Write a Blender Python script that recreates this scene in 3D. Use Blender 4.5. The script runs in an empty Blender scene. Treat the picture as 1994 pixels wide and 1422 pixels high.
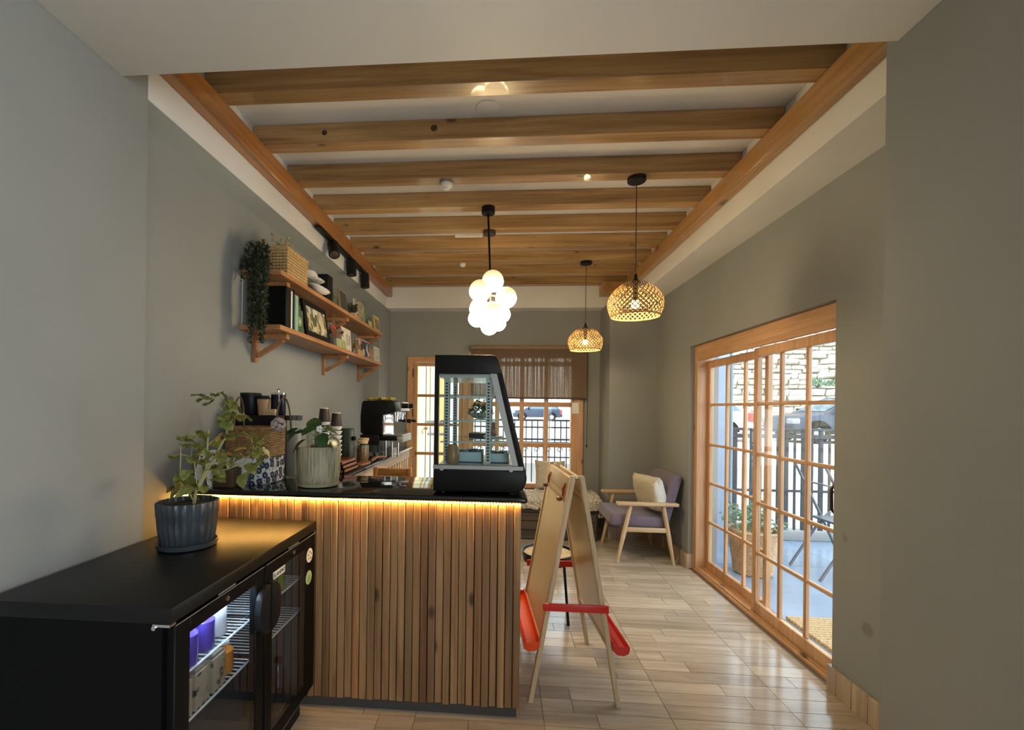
import bpy, bmesh, math, random
from mathutils import Vector, Matrix, Euler, noise
rnd = random.Random(11)
SC = bpy.context.scene
COL = SC.collection
PI = math.pi

# ------------------------------------------------------------------ camera
def setup_camera():
    cd = bpy.data.cameras.new('camera')
    cd.sensor_fit = 'HORIZONTAL'
    cd.sensor_width = 36.0
    cd.lens = 880.0 * 36.0 / 1994.0
    cd.shift_x = (997 - 910) / 1994.0
    cd.shift_y = (795 - 711) / 1994.0
    cd.clip_start = 0.05
    cd.clip_end = 300
    cam = bpy.data.objects.new('camera', cd)
    COL.objects.link(cam)
    yaw, roll = 0.0742, 0.012
    fwd = Vector((-math.sin(yaw), math.cos(yaw), 0))
    rt = Vector((math.cos(yaw), math.sin(yaw), 0))
    up = Vector((0, 0, 1))
    r2 = math.cos(roll) * rt + math.sin(roll) * up
    u2 = math.cos(roll) * up - math.sin(roll) * rt
    m = Matrix((r2, u2, -fwd)).transposed().to_4x4()
    m.translation = Vector((0, 0, 1.42))
    cam.matrix_world = m
    SC.camera = cam
setup_camera()

# ------------------------------------------------------------------ light and exposure
SKY = 1.75
SUN = 1.8
SIDE_FILL_W = 25.0
w = bpy.data.worlds.new('sky')
SC.world = w
w.use_nodes = True
bg = w.node_tree.nodes['Background']
bg.inputs[0].default_value = (0.80, 0.91, 1.0, 1)
bg.inputs[1].default_value = SKY
sd = bpy.data.lights.new('sun', 'SUN')
sd.energy = SUN
sd.angle = 0.03
sd.color = (1, 0.95, 0.86)
so = bpy.data.objects.new('sun', sd)
COL.objects.link(so)
so.rotation_euler = Vector((0.45, 0.62, -1.0)).to_track_quat('-Z', 'Y').to_euler()
ad = bpy.data.lights.new('side_fill_light', 'AREA')       # added fill lamp in an unseen, made-up window opening behind the camera
ad.shape = 'RECTANGLE'
ad.size = 2.0
ad.size_y = 2.1
ad.energy = SIDE_FILL_W
ad.color = (0.93, 0.97, 1.0)
ao = bpy.data.objects.new('side_fill_light', ad)
COL.objects.link(ao)
ao.location = (1.30, -1.30, 1.35)
ao.rotation_euler = Vector((-1, 0, 0)).to_track_quat('-Z', 'Z').to_euler()
SC.view_settings.view_transform = 'Standard'
SC.view_settings.look = 'None'
SC.view_settings.exposure = 1.3
SC.view_settings.gamma = 1.0
SC.view_settings.use_curve_mapping = False

# ------------------------------------------------------------------ helpers: colour, materials
def lin(r, g, b):
    f = lambda c: (c / 255 / 12.92) if c / 255 <= 0.04045 else ((c / 255 + 0.055) / 1.055) ** 2.4
    return (f(r), f(g), f(b), 1)
class N:
    def __init__(s, name):
        s.m = bpy.data.materials.new(name)
        s.m.use_nodes = True
        s.t = s.m.node_tree
        s.b = s.t.nodes['Principled BSDF']
        s.out = s.t.nodes['Material Output']
    def n(s, t, **k):
        o = s.t.nodes.new('ShaderNode' + t)
        for a, v in k.items():
            setattr(o, a, v)
        return o
    def l(s, a, b):
        s.t.links.new(a, b)
    def set(s, **k):
        nm = dict(color='Base Color', rough='Roughness', metal='Metallic', coat='Coat Weight', spec='Specular IOR Level', emit='Emission Color', es='Emission Strength', sheen='Sheen Weight', trans='Transmission Weight', sub='Subsurface Weight')
        for a, v in k.items():
            s.b.inputs[nm[a]].default_value = v
    def mix(s, fac, a, b, mode='MIX'):
        x = s.n('Mix', data_type='RGBA', blend_type=mode)
        for i, v in ((0, fac), (6, a), (7, b)):
            if hasattr(v, 'links') or hasattr(v, 'is_linked'):
                s.l(v, x.inputs[i])
            else:
                x.inputs[i].default_value = v
        return x.outputs[2]
    def ramp(s, src, stops):
        r = s.n('ValToRGB')
        e = r.color_ramp.elements
        while len(e) < len(stops):
            e.new(0.5)
        for i, (p, c) in enumerate(stops):
            e[i].position = p
            e[i].color = c if len(c) == 4 else (*c, 1)
        s.l(src, r.inputs[0])
        return r.outputs[0]
    def coords(s, scale=(1, 1, 1), rand=True, kind='Object'):
        tc = s.n('TexCoord')
        src = tc.outputs[kind]
        if rand:
            oi = s.n('ObjectInfo')
            mu = s.n('MATH' if False else 'Math', operation='MULTIPLY')
            mu.inputs[1].default_value = 37.0
            s.l(oi.outputs['Random'], mu.inputs[0])
            ad = s.n('VectorMath', operation='ADD')
            s.l(src, ad.inputs[0])
            s.l(mu.outputs[0], ad.inputs[1])
            src = ad.outputs[0]
        m = s.n('VectorMath', operation='MULTIPLY')
        s.l(src, m.inputs[0])
        m.inputs[1].default_value = scale
        return m.outputs[0]
    def noise(s, vec, scale=1.0, detail=4, dist=0.0, rough=0.55):
        x = s.n('TexNoise')
        x.inputs['Scale'].default_value = scale
        x.inputs['Detail'].default_value = detail
        x.inputs['Distortion'].default_value = dist
        x.inputs['Roughness'].default_value = rough
        if vec is not None:
            s.l(vec, x.inputs['Vector'])
        return x.outputs[0]
    def bump(s, h, strength=0.2, dist=0.01):
        x = s.n('Bump')
        x.inputs['Strength'].default_value = strength
        x.inputs['Distance'].default_value = dist
        s.l(h, x.inputs['Height'])
        s.l(x.outputs[0], s.b.inputs['Normal'])
    def vary(s, col, amount):
        oi = s.n('ObjectInfo')
        mr = s.n('MapRange')
        mr.inputs[3].default_value = 1 - amount
        mr.inputs[4].default_value = 1 + amount
        s.l(oi.outputs['Random'], mr.inputs[0])
        hs = s.n('HueSaturation')
        s.l(col, hs.inputs['Color'])
        s.l(mr.outputs[0], hs.inputs['Value'])
        return hs.outputs[0]
    def color(s, out):
        s.l(out, s.b.inputs['Base Color'])

def plain(name, c, rough=0.5, metal=0.0, var=0.06, scale=9.0, bump=0.0, **k):
    x = N(name)
    x.set(rough=rough, metal=metal, **k)
    v = x.noise(x.coords((1, 1, 1)), scale, 3)
    d = [q * (1 - var) for q in c[:3]]
    u = [min(1, q * (1 + var)) for q in c[:3]]
    x.color(x.ramp(v, [(0.3, d), (0.7, u)]))
    if bump:
        x.bump(x.noise(x.coords((1, 1, 1)), scale * 12, 3), bump, 0.004)
    return x.m
def emit(name, c, s):
    x = N(name)
    x.set(color=(*c, 1), emit=(*c, 1), es=s, rough=0.3)
    return x.m
def wood(name, dark, light, axis='x', rough=0.4, knots=0.09, var=0.15, along=1.6, across=16, coat=0.0, hue=None, bump=0.08, tints=None):
    x = N(name)
    x.set(rough=rough, coat=coat)
    ai = 'xyz'.index(axis)
    sc = [across] * 3
    sc[ai] = along
    v = x.coords(tuple(sc))
    g = x.noise(v, 1.0, 5, 1.0, 0.6)
    c = x.ramp(g, [(0.28, dark), (0.5, [(a + b) / 2 * 1.03 for a, b in zip(dark, light)][:3]), (0.72, light)])
    sf = [90] * 3
    sf[ai] = 3
    f = x.noise(x.coords(tuple(sf)), 1.0, 3)
    c = x.mix(1.0, c, x.ramp(f, [(0.3, (0.86, 0.85, 0.84)), (0.7, (1.05, 1.05, 1.05))]), 'MULTIPLY')
    sb = [5] * 3
    sb[ai] = 0.9
    b = x.noise(x.coords(tuple(sb)), 1.0, 2)
    c = x.mix(1.0, c, x.ramp(b, [(0.3, (0.82, 0.8, 0.78)), (0.7, (1.08, 1.08, 1.08))]), 'MULTIPLY')
    if knots:
        sk = [5.5] * 3
        sk[ai] = 2.6
        vo = x.n('TexVoronoi')
        vo.inputs['Scale'].default_value = 1.0
        x.l(x.coords(tuple(sk)), vo.inputs['Vector'])
        k = x.ramp(vo.outputs['Distance'], [(0.0, (1, 1, 1)), (knots, (0.75, 0.75, 0.75)), (knots * 1.9, (0, 0, 0))])
        c = x.mix(k, c, (dark[0] * 0.22, dark[1] * 0.16, dark[2] * 0.12, 1))
    if tints:
        oi = x.n('ObjectInfo')
        a = x.n('Math', operation='MULTIPLY'); a.inputs[1].default_value = 7.31; x.l(oi.outputs['Random'], a.inputs[0])
        fr = x.n('Math', operation='FRACT'); x.l(a.outputs[0], fr.inputs[0])
        c = x.mix(1.0, c, x.ramp(fr.outputs[0], [(k / (len(tints) - 1), t) for k, t in enumerate(tints)]), 'MULTIPLY')
    x.color(x.vary(c, var))
    if bump:
        x.bump(f, bump, 0.003)
    return x.m
def glass(name, tint=(1, 1, 1), refl=1.0, rough=0.0, alpha=0.0):
    x = N(name)
    x.t.nodes.remove(x.b)
    tr = x.n('BsdfTransparent')
    tr.inputs[0].default_value = (*tint, 1)
    gl = x.n('BsdfGlossy')
    gl.inputs[0].default_value = (refl, refl, refl, 1)
    gl.inputs['Roughness'].default_value = rough
    fr = x.n('Fresnel')
    fr.inputs[0].default_value = 1.5
    mx = x.n('MixShader')
    ge = x.n('NewGeometry')
    iv = x.n('Math', operation='SUBTRACT'); iv.inputs[0].default_value = 1.0
    x.l(ge.outputs['Backfacing'], iv.inputs[1])
    mu = x.n('Math', operation='MULTIPLY')
    x.l(fr.outputs[0], mu.inputs[0]); x.l(iv.outputs[0], mu.inputs[1])
    x.l(mu.outputs[0], mx.inputs[0])
    x.l(tr.outputs[0], mx.inputs[1])
    x.l(gl.outputs[0], mx.inputs[2])
    x.l(mx.outputs[0], x.out.inputs[0])
    return x.m

# ------------------------------------------------------------------ helpers: geometry
class B:
    def __init__(s):
        s.bm = bmesh.new()
        s.mats = []
    def _new(s, f0, mi):
        if mi:
            for f in s.bm.faces[f0:]:
                f.material_index = mi
    def box(s, x0, y0, z0, x1, y1, z1, bev=0.0, seg=2, M=None, mi=0):
        s.bm.faces.ensure_lookup_table()
        f0 = len(s.bm.faces)
        c = [(x, y, z) for z in (z0, z1) for y in (y0, y1) for x in (x0, x1)]
        v = [s.bm.verts.new(p) for p in c]
        fs = [s.bm.faces.new([v[i] for i in q]) for q in ((0, 2, 3, 1), (4, 5, 7, 6), (0, 1, 5, 4), (2, 6, 7, 3), (0, 4, 6, 2), (1, 3, 7, 5))]
        if mi:
            for f in fs:
                f.material_index = mi
        if bev:
            es = list({e for f in fs for e in f.edges})
            r = bmesh.ops.bevel(s.bm, geom=es, offset=bev, segments=seg, profile=0.5, affect='EDGES')
            v = list({q for f in r['faces'] for q in f.verts} | {q for q in v if q.is_valid})
        if M is not None:
            bmesh.ops.transform(s.bm, matrix=M, verts=[q for q in v if q.is_valid])
        return s
    def bar(s, p0, p1, w, h, up=(0, 0, 1), bev=0.0):
        p0, p1 = Vector(p0), Vector(p1)
        d = p1 - p0
        L = d.length
        d.normalize()
        u = Vector(up)
        if abs(u.dot(d)) > 0.98:
            u = Vector((1, 0, 0))
        sx = d.cross(u).normalized()
        u = sx.cross(d)
        M = Matrix((sx, d, u)).transposed().to_4x4()
        M.translation = p0
        return s.box(-w / 2, 0, -h / 2, w / 2, L, h / 2, bev, 1, M)
    def tube(s, pts, r, n=8, closed=False, cap=True, rs=None):
        pts = [Vector(p) for p in pts]
        rings = []
        m = len(pts)
        prev = None
        for i, p in enumerate(pts):
            if closed:
                t = pts[(i + 1) % m] - pts[i - 1]
            else:
                t = pts[min(i + 1, m - 1)] - pts[max(i - 1, 0)]
            t.normalize()
            if prev is None:
                a = Vector((0, 0, 1)) if abs(t.z) < 0.9 else Vector((1, 0, 0))
                u = t.cross(a).normalized()
            else:
                u = prev - t * prev.dot(t)
                u = u.normalized() if u.length > 1e-6 else t.orthogonal().normalized()
            prev = u
            q = t.cross(u)
            rr = rs[i] if rs else r
            rings.append([s.bm.verts.new(p + (u * math.cos(2 * PI * k / n) + q * math.sin(2 * PI * k / n)) * rr) for k in range(n)])
        for i in range(m if closed else m - 1):
            a, b = rings[i], rings[(i + 1) % m]
            for k in range(n):
                s.bm.faces.new((a[k], a[(k + 1) % n], b[(k + 1) % n], b[k]))
        if cap and not closed:
            s.bm.faces.new(rings[0][::-1])
            s.bm.faces.new(rings[-1])
        return s
    def cyl(s, p0, p1, r, r1=None, n=20):
        return s.tube([p0, p1], r, n, rs=[r, r if r1 is None else r1])
    def lathe(s, prof, c=(0, 0, 0), n=32, fl=0.0, nf=0, M=None):
        rings = []
        for r, z in prof:
            ring = []
            for k in range(n):
                a = 2 * PI * k / n
                q = r * (1 + (fl * abs(math.sin(a * nf / 2)) if nf else 0))
                p = Vector((q * math.cos(a), q * math.sin(a), z))
                if M is not None:
                    p = M @ p
                ring.append(s.bm.verts.new(p + Vector(c)))
            rings.append(ring)
        for a, b in zip(rings, rings[1:]):
            for k in range(n):
                s.bm.faces.new((a[k], a[(k + 1) % n], b[(k + 1) % n], b[k]))
        if prof[0][0] > 1e-5:
            s.bm.faces.new(rings[0][::-1])
        if prof[-1][0] > 1e-5:
            s.bm.faces.new(rings[-1])
        return s
    def prism(s, poly, axis, a, b, bev=0.0):
        def P(u, v, t):
            return {'x': (t, u, v), 'y': (u, t, v), 'z': (u, v, t)}[axis]
        A = [s.bm.verts.new(P(u, v, a)) for u, v in poly]
        C = [s.bm.verts.new(P(u, v, b)) for u, v in poly]
        n = len(poly)
        fs = [s.bm.faces.new(A), s.bm.faces.new(C[::-1])]
        for i in range(n):
            fs.append(s.bm.faces.new((A[i], C[i], C[(i + 1) % n], A[(i + 1) % n])))
        bmesh.ops.recalc_face_normals(s.bm, faces=fs)
        if bev:
            bmesh.ops.bevel(s.bm, geom=list({e for f in fs for e in f.edges}), offset=bev, segments=2, profile=0.5, affect='EDGES')
        return s
    def sphere(s, c, r, n=24, m=14, sx=1, sy=1, sz=1):
        f = bmesh.ops.create_uvsphere(s.bm, u_segments=n, v_segments=m, radius=r)
        for v in f['verts']:
            v.co = Vector((v.co.x * sx, v.co.y * sy, v.co.z * sz)) + Vector(c)
        return s
    def quad(s, a, b, c, d):
        s.bm.faces.new([s.bm.verts.new(p) for p in (a, b, c, d)])
        return s
    def mesh(s, name, org=(0, 0, 0), smooth=True, angle=38):
        bmesh.ops.recalc_face_normals(s.bm, faces=s.bm.faces[:])
        o = Vector(org)
        for v in s.bm.verts:
            v.co -= o
        me = bpy.data.meshes.new(name)
        s.bm.to_mesh(me)
        s.bm.free()
        if smooth:
            for p in me.polygons:
                p.use_smooth = True
            me.set_sharp_from_angle(angle=math.radians(angle))
        return me

ORG = {}
def tag(o, label=None, cat=None, group=None, kind=None):
    if label: o['label'] = label
    if cat: o['category'] = cat
    if group: o['group'] = group
    if kind: o['kind'] = kind
    return o
def thing(name, label, cat, loc=(0, 0, 0), group=None, rz=0.0, local=False):
    o = bpy.data.objects.new(name, None)
    o.empty_display_size = 0.1
    COL.objects.link(o)
    o.location = loc
    o.rotation_euler = (0, 0, rz)
    ORG[o.name] = Vector((0, 0, 0)) if local else Vector(loc)
    return tag(o, label, cat, group)
def part(name, b, mats, parent, label=None, kind=None, smooth=True, angle=38):
    org = ORG.get(parent.name, Vector((0, 0, 0)))
    me = b.mesh(name, org, smooth, angle) if isinstance(b, B) else b
    if not me.materials:
        for m in (mats if isinstance(mats, (list, tuple)) else [mats]):
            me.materials.append(m)
    o = bpy.data.objects.new(name, me)
    COL.objects.link(o)
    o.parent = parent
    ORG[o.name] = org
    if label: o['label'] = label
    if kind: o['kind'] = kind
    return o
def solo(name, b, mat, label, cat, group=None, loc=None, smooth=True, angle=38):
    xs = [v.co for v in b.bm.verts]
    if loc is None:
        loc = (sum(v.x for v in xs) / len(xs), sum(v.y for v in xs) / len(xs), min(v.z for v in xs))
    me = b.mesh(name, loc, smooth, angle)
    for m in (mat if isinstance(mat, (list, tuple)) else [mat]):
        me.materials.append(m)
    o = bpy.data.objects.new(name, me)
    COL.objects.link(o)
    o.location = loc
    ORG[o.name] = Vector(loc)
    return tag(o, label, cat, group)
def struct(name, b, mat, smooth=True):
    me = b.mesh(name, (0, 0, 0), smooth)
    for m in (mat if isinstance(mat, (list, tuple)) else [mat]):
        me.materials.append(m)
    o = bpy.data.objects.new(name, me)
    COL.objects.link(o)
    o['kind'] = 'structure'
    ORG[o.name] = Vector((0, 0, 0))
    return o
def inst(name, me, parent, M):
    o = bpy.data.objects.new(name, me)
    COL.objects.link(o)
    o.parent = parent
    o.matrix_local = M
    return o
def copy_tree(o, parent=None):
    c = o.copy()
    COL.objects.link(c)
    c.parent = parent
    for ch in [q for q in bpy.data.objects if q.parent == o]:
        copy_tree(ch, c)
    return c
def built(fn):
    before = set(bpy.data.objects)
    fn()
    return [o for o in bpy.data.objects if o not in before and o.parent is None]
def resettle(objs, a, b, k):
    """give things built around point a the size factor k and their place around point b"""
    a, b = Vector(a), Vector(b)
    for o in objs:
        o.location = b + (o.location - a) * k
        o.scale = (k, k, k)
def leaf_mesh(name, L, W, mat, fold=0.15, droop=0.25, n=5, wavy=0.0):
    bm = bmesh.new()
    rows = []
    for i in range(n + 1):
        t = i / n
        wd = W * 0.5 * math.sin(PI * min(1, t ** 0.75)) ** 0.8 if 0 < i < n else 0.0
        z = -droop * L * t * t
        y = L * t
        if wd == 0:
            rows.append([bm.verts.new((0, y, z))])
        else:
            e = fold * wd + wavy * W * (1 if i % 2 else -1) * 0.06
            rows.append([bm.verts.new((-wd, y, z + e)), bm.verts.new((0, y, z)), bm.verts.new((wd, y, z + e))])
    for a, b in zip(rows, rows[1:]):
        if len(a) == 1:
            bm.faces.new((a[0], b[1], b[0])); bm.faces.new((a[0], b[2], b[1]))
        elif len(b) == 1:
            bm.faces.new((a[0], a[1], b[0])); bm.faces.new((a[1], a[2], b[0]))
        else:
            bm.faces.new((a[0], a[1], b[1], b[0])); bm.faces.new((a[1], a[2], b[2], b[1]))
    me = bpy.data.meshes.new(name)
    bm.to_mesh(me); bm.free()
    for p in me.polygons: p.use_smooth = True
    me.materials.append(mat)
    return me
def place(loc, yaw, pitch, roll=0.0, s=1.0):
    return Matrix.Translation(loc) @ Euler((pitch, roll, yaw), 'XYZ').to_matrix().to_4x4() @ Matrix.Scale(s, 4)
def text(name, body, size, loc, rot, mat, parent, ext=0.0004):
    cu = bpy.data.curves.new(name, 'FONT')
    cu.body = body; cu.size = size; cu.extrude = ext
    cu.align_x = 'CENTER'; cu.align_y = 'CENTER'
    cu.materials.append(mat)
    tmp = bpy.data.objects.new(name, cu)
    COL.objects.link(tmp)
    dg = bpy.context.evaluated_depsgraph_get()
    me = bpy.data.meshes.new_from_object(tmp.evaluated_get(dg))
    bpy.data.objects.remove(tmp)
    o = bpy.data.objects.new(name, me)
    COL.objects.link(o)
    o.parent = parent
    o.location = Vector(loc) - ORG.get(parent.name, Vector((0, 0, 0)))
    o.rotation_euler = rot
    return o

# ------------------------------------------------------------------ materials
def wall_paint(name, c, stains=()):
    x = N(name)
    x.set(rough=0.62, spec=0.3)
    v = x.coords((1, 1, 1), rand=False)
    a = x.noise(v, 1.3, 3)
    col = x.ramp(a, [(0.3, [q * 0.93 for q in c]), (0.7, [q * 1.05 for q in c])])
    for (p, r, k) in stains:
        d = x.n('VectorMath', operation='DISTANCE')
        x.l(v, d.inputs[0]); d.inputs[1].default_value = p
        nz = x.noise(v, 22.0, 4)
        ad = x.n('Math', operation='MULTIPLY_ADD')
        x.l(nz, ad.inputs[0]); ad.inputs[1].default_value = r * 1.3; x.l(d.outputs['Value'], ad.inputs[2])
        m = x.ramp(ad.outputs[0], [(r * 1.0, (1, 1, 1)), (r * 1.35, (0, 0, 0))])
        col = x.mix(m, col, (c[0] * k, c[1] * k, c[2] * k, 1))
    x.color(col)
    x.bump(x.noise(v, 60.0, 3), 0.05, 0.004)
    return x.m
GREY = (0.292, 0.307, 0.300)
M_WALL = wall_paint('grey_wall_paint', GREY)
M_WALLR = wall_paint('grey_wall_paint_scuffed', GREY, (((1.70, 2.22, 0.42), 0.06, 0.72), ((1.70, 2.36, 0.80), 0.04, 0.75)))
M_WHITE = wall_paint('white_ceiling_paint', (0.79, 0.795, 0.775))
M_JOIST = wood('pine_joist', (0.29, 0.155, 0.052), (0.60, 0.395, 0.175), 'x', 0.30, 0.055, 0.16, 1.0, 20, coat=0.25)
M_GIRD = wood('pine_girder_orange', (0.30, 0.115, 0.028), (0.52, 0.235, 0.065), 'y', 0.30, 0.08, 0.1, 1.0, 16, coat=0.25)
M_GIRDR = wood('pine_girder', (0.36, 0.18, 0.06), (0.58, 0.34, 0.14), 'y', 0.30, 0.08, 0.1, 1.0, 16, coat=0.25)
M_SLAT = wood('cedar_slat', (0.15, 0.075, 0.032), (0.38, 0.235, 0.115), 'z', 0.5, 0.06, 0.30, 0.9, 24, tints=((1.12, 0.86, 0.72), (1.1, 1.08, 1.05), (1.62, 1.6, 1.45), (0.98, 0.92, 0.95), (1.25, 1.2, 1.1)))
M_DOORW_Y = wood('pine_frame_along_y', (0.54, 0.29, 0.14), (0.74, 0.46, 0.25), 'y', 0.35, 0.06, 0.08)
M_DOORW_Z = wood('pine_frame_upright', (0.54, 0.29, 0.14), (0.74, 0.46, 0.25), 'z', 0.35, 0.06, 0.08)
M_DOORW_X = wood('pine_frame_across', (0.50, 0.25, 0.11), (0.68, 0.39, 0.19), 'x', 0.35, 0.06, 0.08)
M_SHELF = wood('stained_shelf_wood', (0.34, 0.15, 0.055), (0.56, 0.29, 0.125), 'y', 0.4, 0.07, 0.08)
M_SHELFX = wood('stained_bracket_wood', (0.30, 0.13, 0.05), (0.50, 0.25, 0.105), 'z', 0.4, 0.05, 0.1)
M_PALEW = wood('pale_beech', (0.52, 0.36, 0.20), (0.70, 0.53, 0.33), 'z', 0.4, 0, 0.05, 1.5, 14)
M_PALEX = wood('pale_beech_across', (0.52, 0.36, 0.20), (0.70, 0.53, 0.33), 'x', 0.4, 0, 0.05, 1.5, 14)
M_EASEL = wood('easel_pine', (0.66, 0.50, 0.29), (0.80, 0.64, 0.42), 'z', 0.4, 0, 0.05, 1.5, 14)
M_EBOARD = plain('easel_board_paint', (0.78, 0.60, 0.34), 0.34, var=0.03)
M_LIGHTW = wood('pale_cabinet_pine', (0.52, 0.36, 0.22), (0.72, 0.56, 0.40), 'y', 0.45, 0.05, 0.08)
M_STOOLW = wood('honey_stool_wood', (0.42, 0.18, 0.05), (0.58, 0.28, 0.09), 'x', 0.4, 0, 0.05)
M_TEAK = wood('dark_tray_wood', (0.16, 0.05, 0.02), (0.30, 0.12, 0.05), 'y', 0.4, 0, 0.1)
M_FLOOR = wood('wood_look_tile', (0.41, 0.33, 0.25), (0.62, 0.535, 0.435), 'x', 0.15, 0, 0.16, 1.6, 15, bump=0.03)
M_GROUT = plain('grout', (0.20, 0.16, 0.12), 0.7)
M_BASE = wood('baseboard_tile', (0.42, 0.32, 0.22), (0.60, 0.49, 0.36), 'z', 0.25, 0, 0.08)
M_GRANITE = plain('black_granite', (0.008, 0.008, 0.009), 0.07, var=0.3, scale=60)
M_BLACK = plain('black_plastic', (0.004, 0.004, 0.004), 0.42, spec=0.25)
M_BLACKM = plain('matte_black_metal', (0.007, 0.007, 0.008), 0.5, spec=0.25)
M_FRTOP = plain('black_coated_steel_top', (0.006, 0.006, 0.006), 0.36, var=0.1, scale=30, spec=0.35)
M_FRIDGE = plain('black_fridge_steel', (0.003, 0.003, 0.003), 0.5, spec=0.15)
M_LINER = plain('fridge_liner', (0.10, 0.10, 0.10), 0.4)
M_WIRE = plain('white_wire', (0.75, 0.78, 0.80), 0.3)
M_STEEL = plain('brushed_steel', (0.55, 0.56, 0.56), 0.3, metal=1.0)
M_GREYMET = plain('satin_grey_trim', (0.42, 0.44, 0.43), 0.4, metal=0.5)
M_CHROME = plain('chrome', (0.8, 0.8, 0.8), 0.08, metal=1.0)
M_BRASS = plain('brass', (0.55, 0.38, 0.14), 0.3, metal=1.0)
M_GLASS = glass('clear_pane', (0.97, 0.985, 0.98))
M_CASEGL = glass('case_glass', (0.93, 0.97, 0.96))
M_FRGL = glass('fridge_door_glass', (0.80, 0.82, 0.83))
M_JAR = glass('jar_glass', (0.86, 0.88, 0.85))
M_WHITEP = plain('white_plastic', (0.80, 0.79, 0.76), 0.4)
M_PAPER = plain('white_paper', (0.80, 0.80, 0.78), 0.6)
M_GREYPOT = plain('blue_grey_glaze', (0.040, 0.050, 0.060), 0.35, var=0.2, scale=14)
M_SOIL = plain('potting_soil', (0.03, 0.018, 0.01), 0.9, var=0.4, scale=60, bump=0.5)
M_LED = emit('warm_led', (1.0, 0.56, 0.13), 48.0)
M_RED = plain('red_easel_plastic', (0.70, 0.035, 0.025), 0.3)
M_ORANGE = plain('orange_tray_plastic', (0.86, 0.085, 0.015), 0.28)
M_CORD = plain('red_brown_cord', (0.10, 0.03, 0.03), 0.6)
def ramped(name, stops, scale=(6, 6, 6), nscale=1.0, rough=0.5, vor=False, rand=True, bump=0.0, dist=0.0):
    x = N(name)
    x.set(rough=rough)
    v = x.coords(scale, rand=rand)
    if vor:
        t = x.n('TexVoronoi'); t.inputs['Scale'].default_value = nscale
        x.l(v, t.inputs['Vector'])
        s = x.n('SeparateColor'); x.l(t.outputs['Color'], s.inputs[0])
        h = s.outputs[0]
    else:
        h = x.noise(v, nscale, 4, dist)
    x.color(x.ramp(h, stops))
    if bump: x.bump(h, bump, 0.005)
    return x.m
M_COLEUS = ramped('coleus_leaf', [(0.3, (0.115, 0.13, 0.028)), (0.55, (0.20, 0.21, 0.05)), (0.75, (0.36, 0.36, 0.13))], (40, 40, 40), rough=0.5)
M_STEM = plain('pale_green_stem', (0.33, 0.33, 0.14), 0.5)
M_DKLEAF = ramped('dark_green_leaf', [(0.3, (0.015, 0.05, 0.012)), (0.7, (0.05, 0.115, 0.03))], (20, 20, 20), rough=0.35)
M_TRAIL = ramped('trailing_leaf', [(0.3, (0.010, 0.015, 0.007)), (0.7, (0.045, 0.055, 0.025))], (30, 30, 30), rough=0.5)
M_OUTLEAF = ramped('terrace_leaf', [(0.3, (0.06, 0.14, 0.06)), (0.7, (0.25, 0.36, 0.25))], (30, 30, 30), rough=0.5)
M_RATTAN = ramped('rattan', [(0.3, (0.42, 0.27, 0.11)), (0.7, (0.66, 0.47, 0.23))], (40, 40, 40), rough=0.5)
M_WICKER = ramped('brown_wicker', [(0.3, (0.13, 0.065, 0.022)), (0.7, (0.30, 0.17, 0.065))], (50, 50, 50), rough=0.55)
M_PALEWICK = ramped('terrace_wicker', [(0.3, (0.40, 0.25, 0.13)), (0.7, (0.62, 0.43, 0.26))], (30, 30, 30), rough=0.6)
M_BAMBOO = ramped('bamboo_weave', [(0.3, (0.48, 0.29, 0.11)), (0.7, (0.68, 0.46, 0.21))], (40, 40, 40), rough=0.5)
M_PURPLE = plain('dusty_purple_upholstery', (0.165, 0.135, 0.185), 0.85, var=0.1, scale=40, bump=0.3, sheen=0.3)
M_BOUCLE = ramped('cream_boucle', [(0.3, (0.42, 0.36, 0.27)), (0.7, (0.72, 0.66, 0.55))], (55, 55, 55), rough=0.9, bump=0.6)
M_LINEN = ramped('linen_cushion', [(0.3, (0.42, 0.35, 0.24)), (0.7, (0.60, 0.53, 0.40))], (70, 70, 70), rough=0.9, bump=0.3)
M_DARKW = wood('dark_bench_wood', (0.035, 0.025, 0.018), (0.075, 0.055, 0.04), 'x', 0.5, 0, 0.05)

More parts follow.
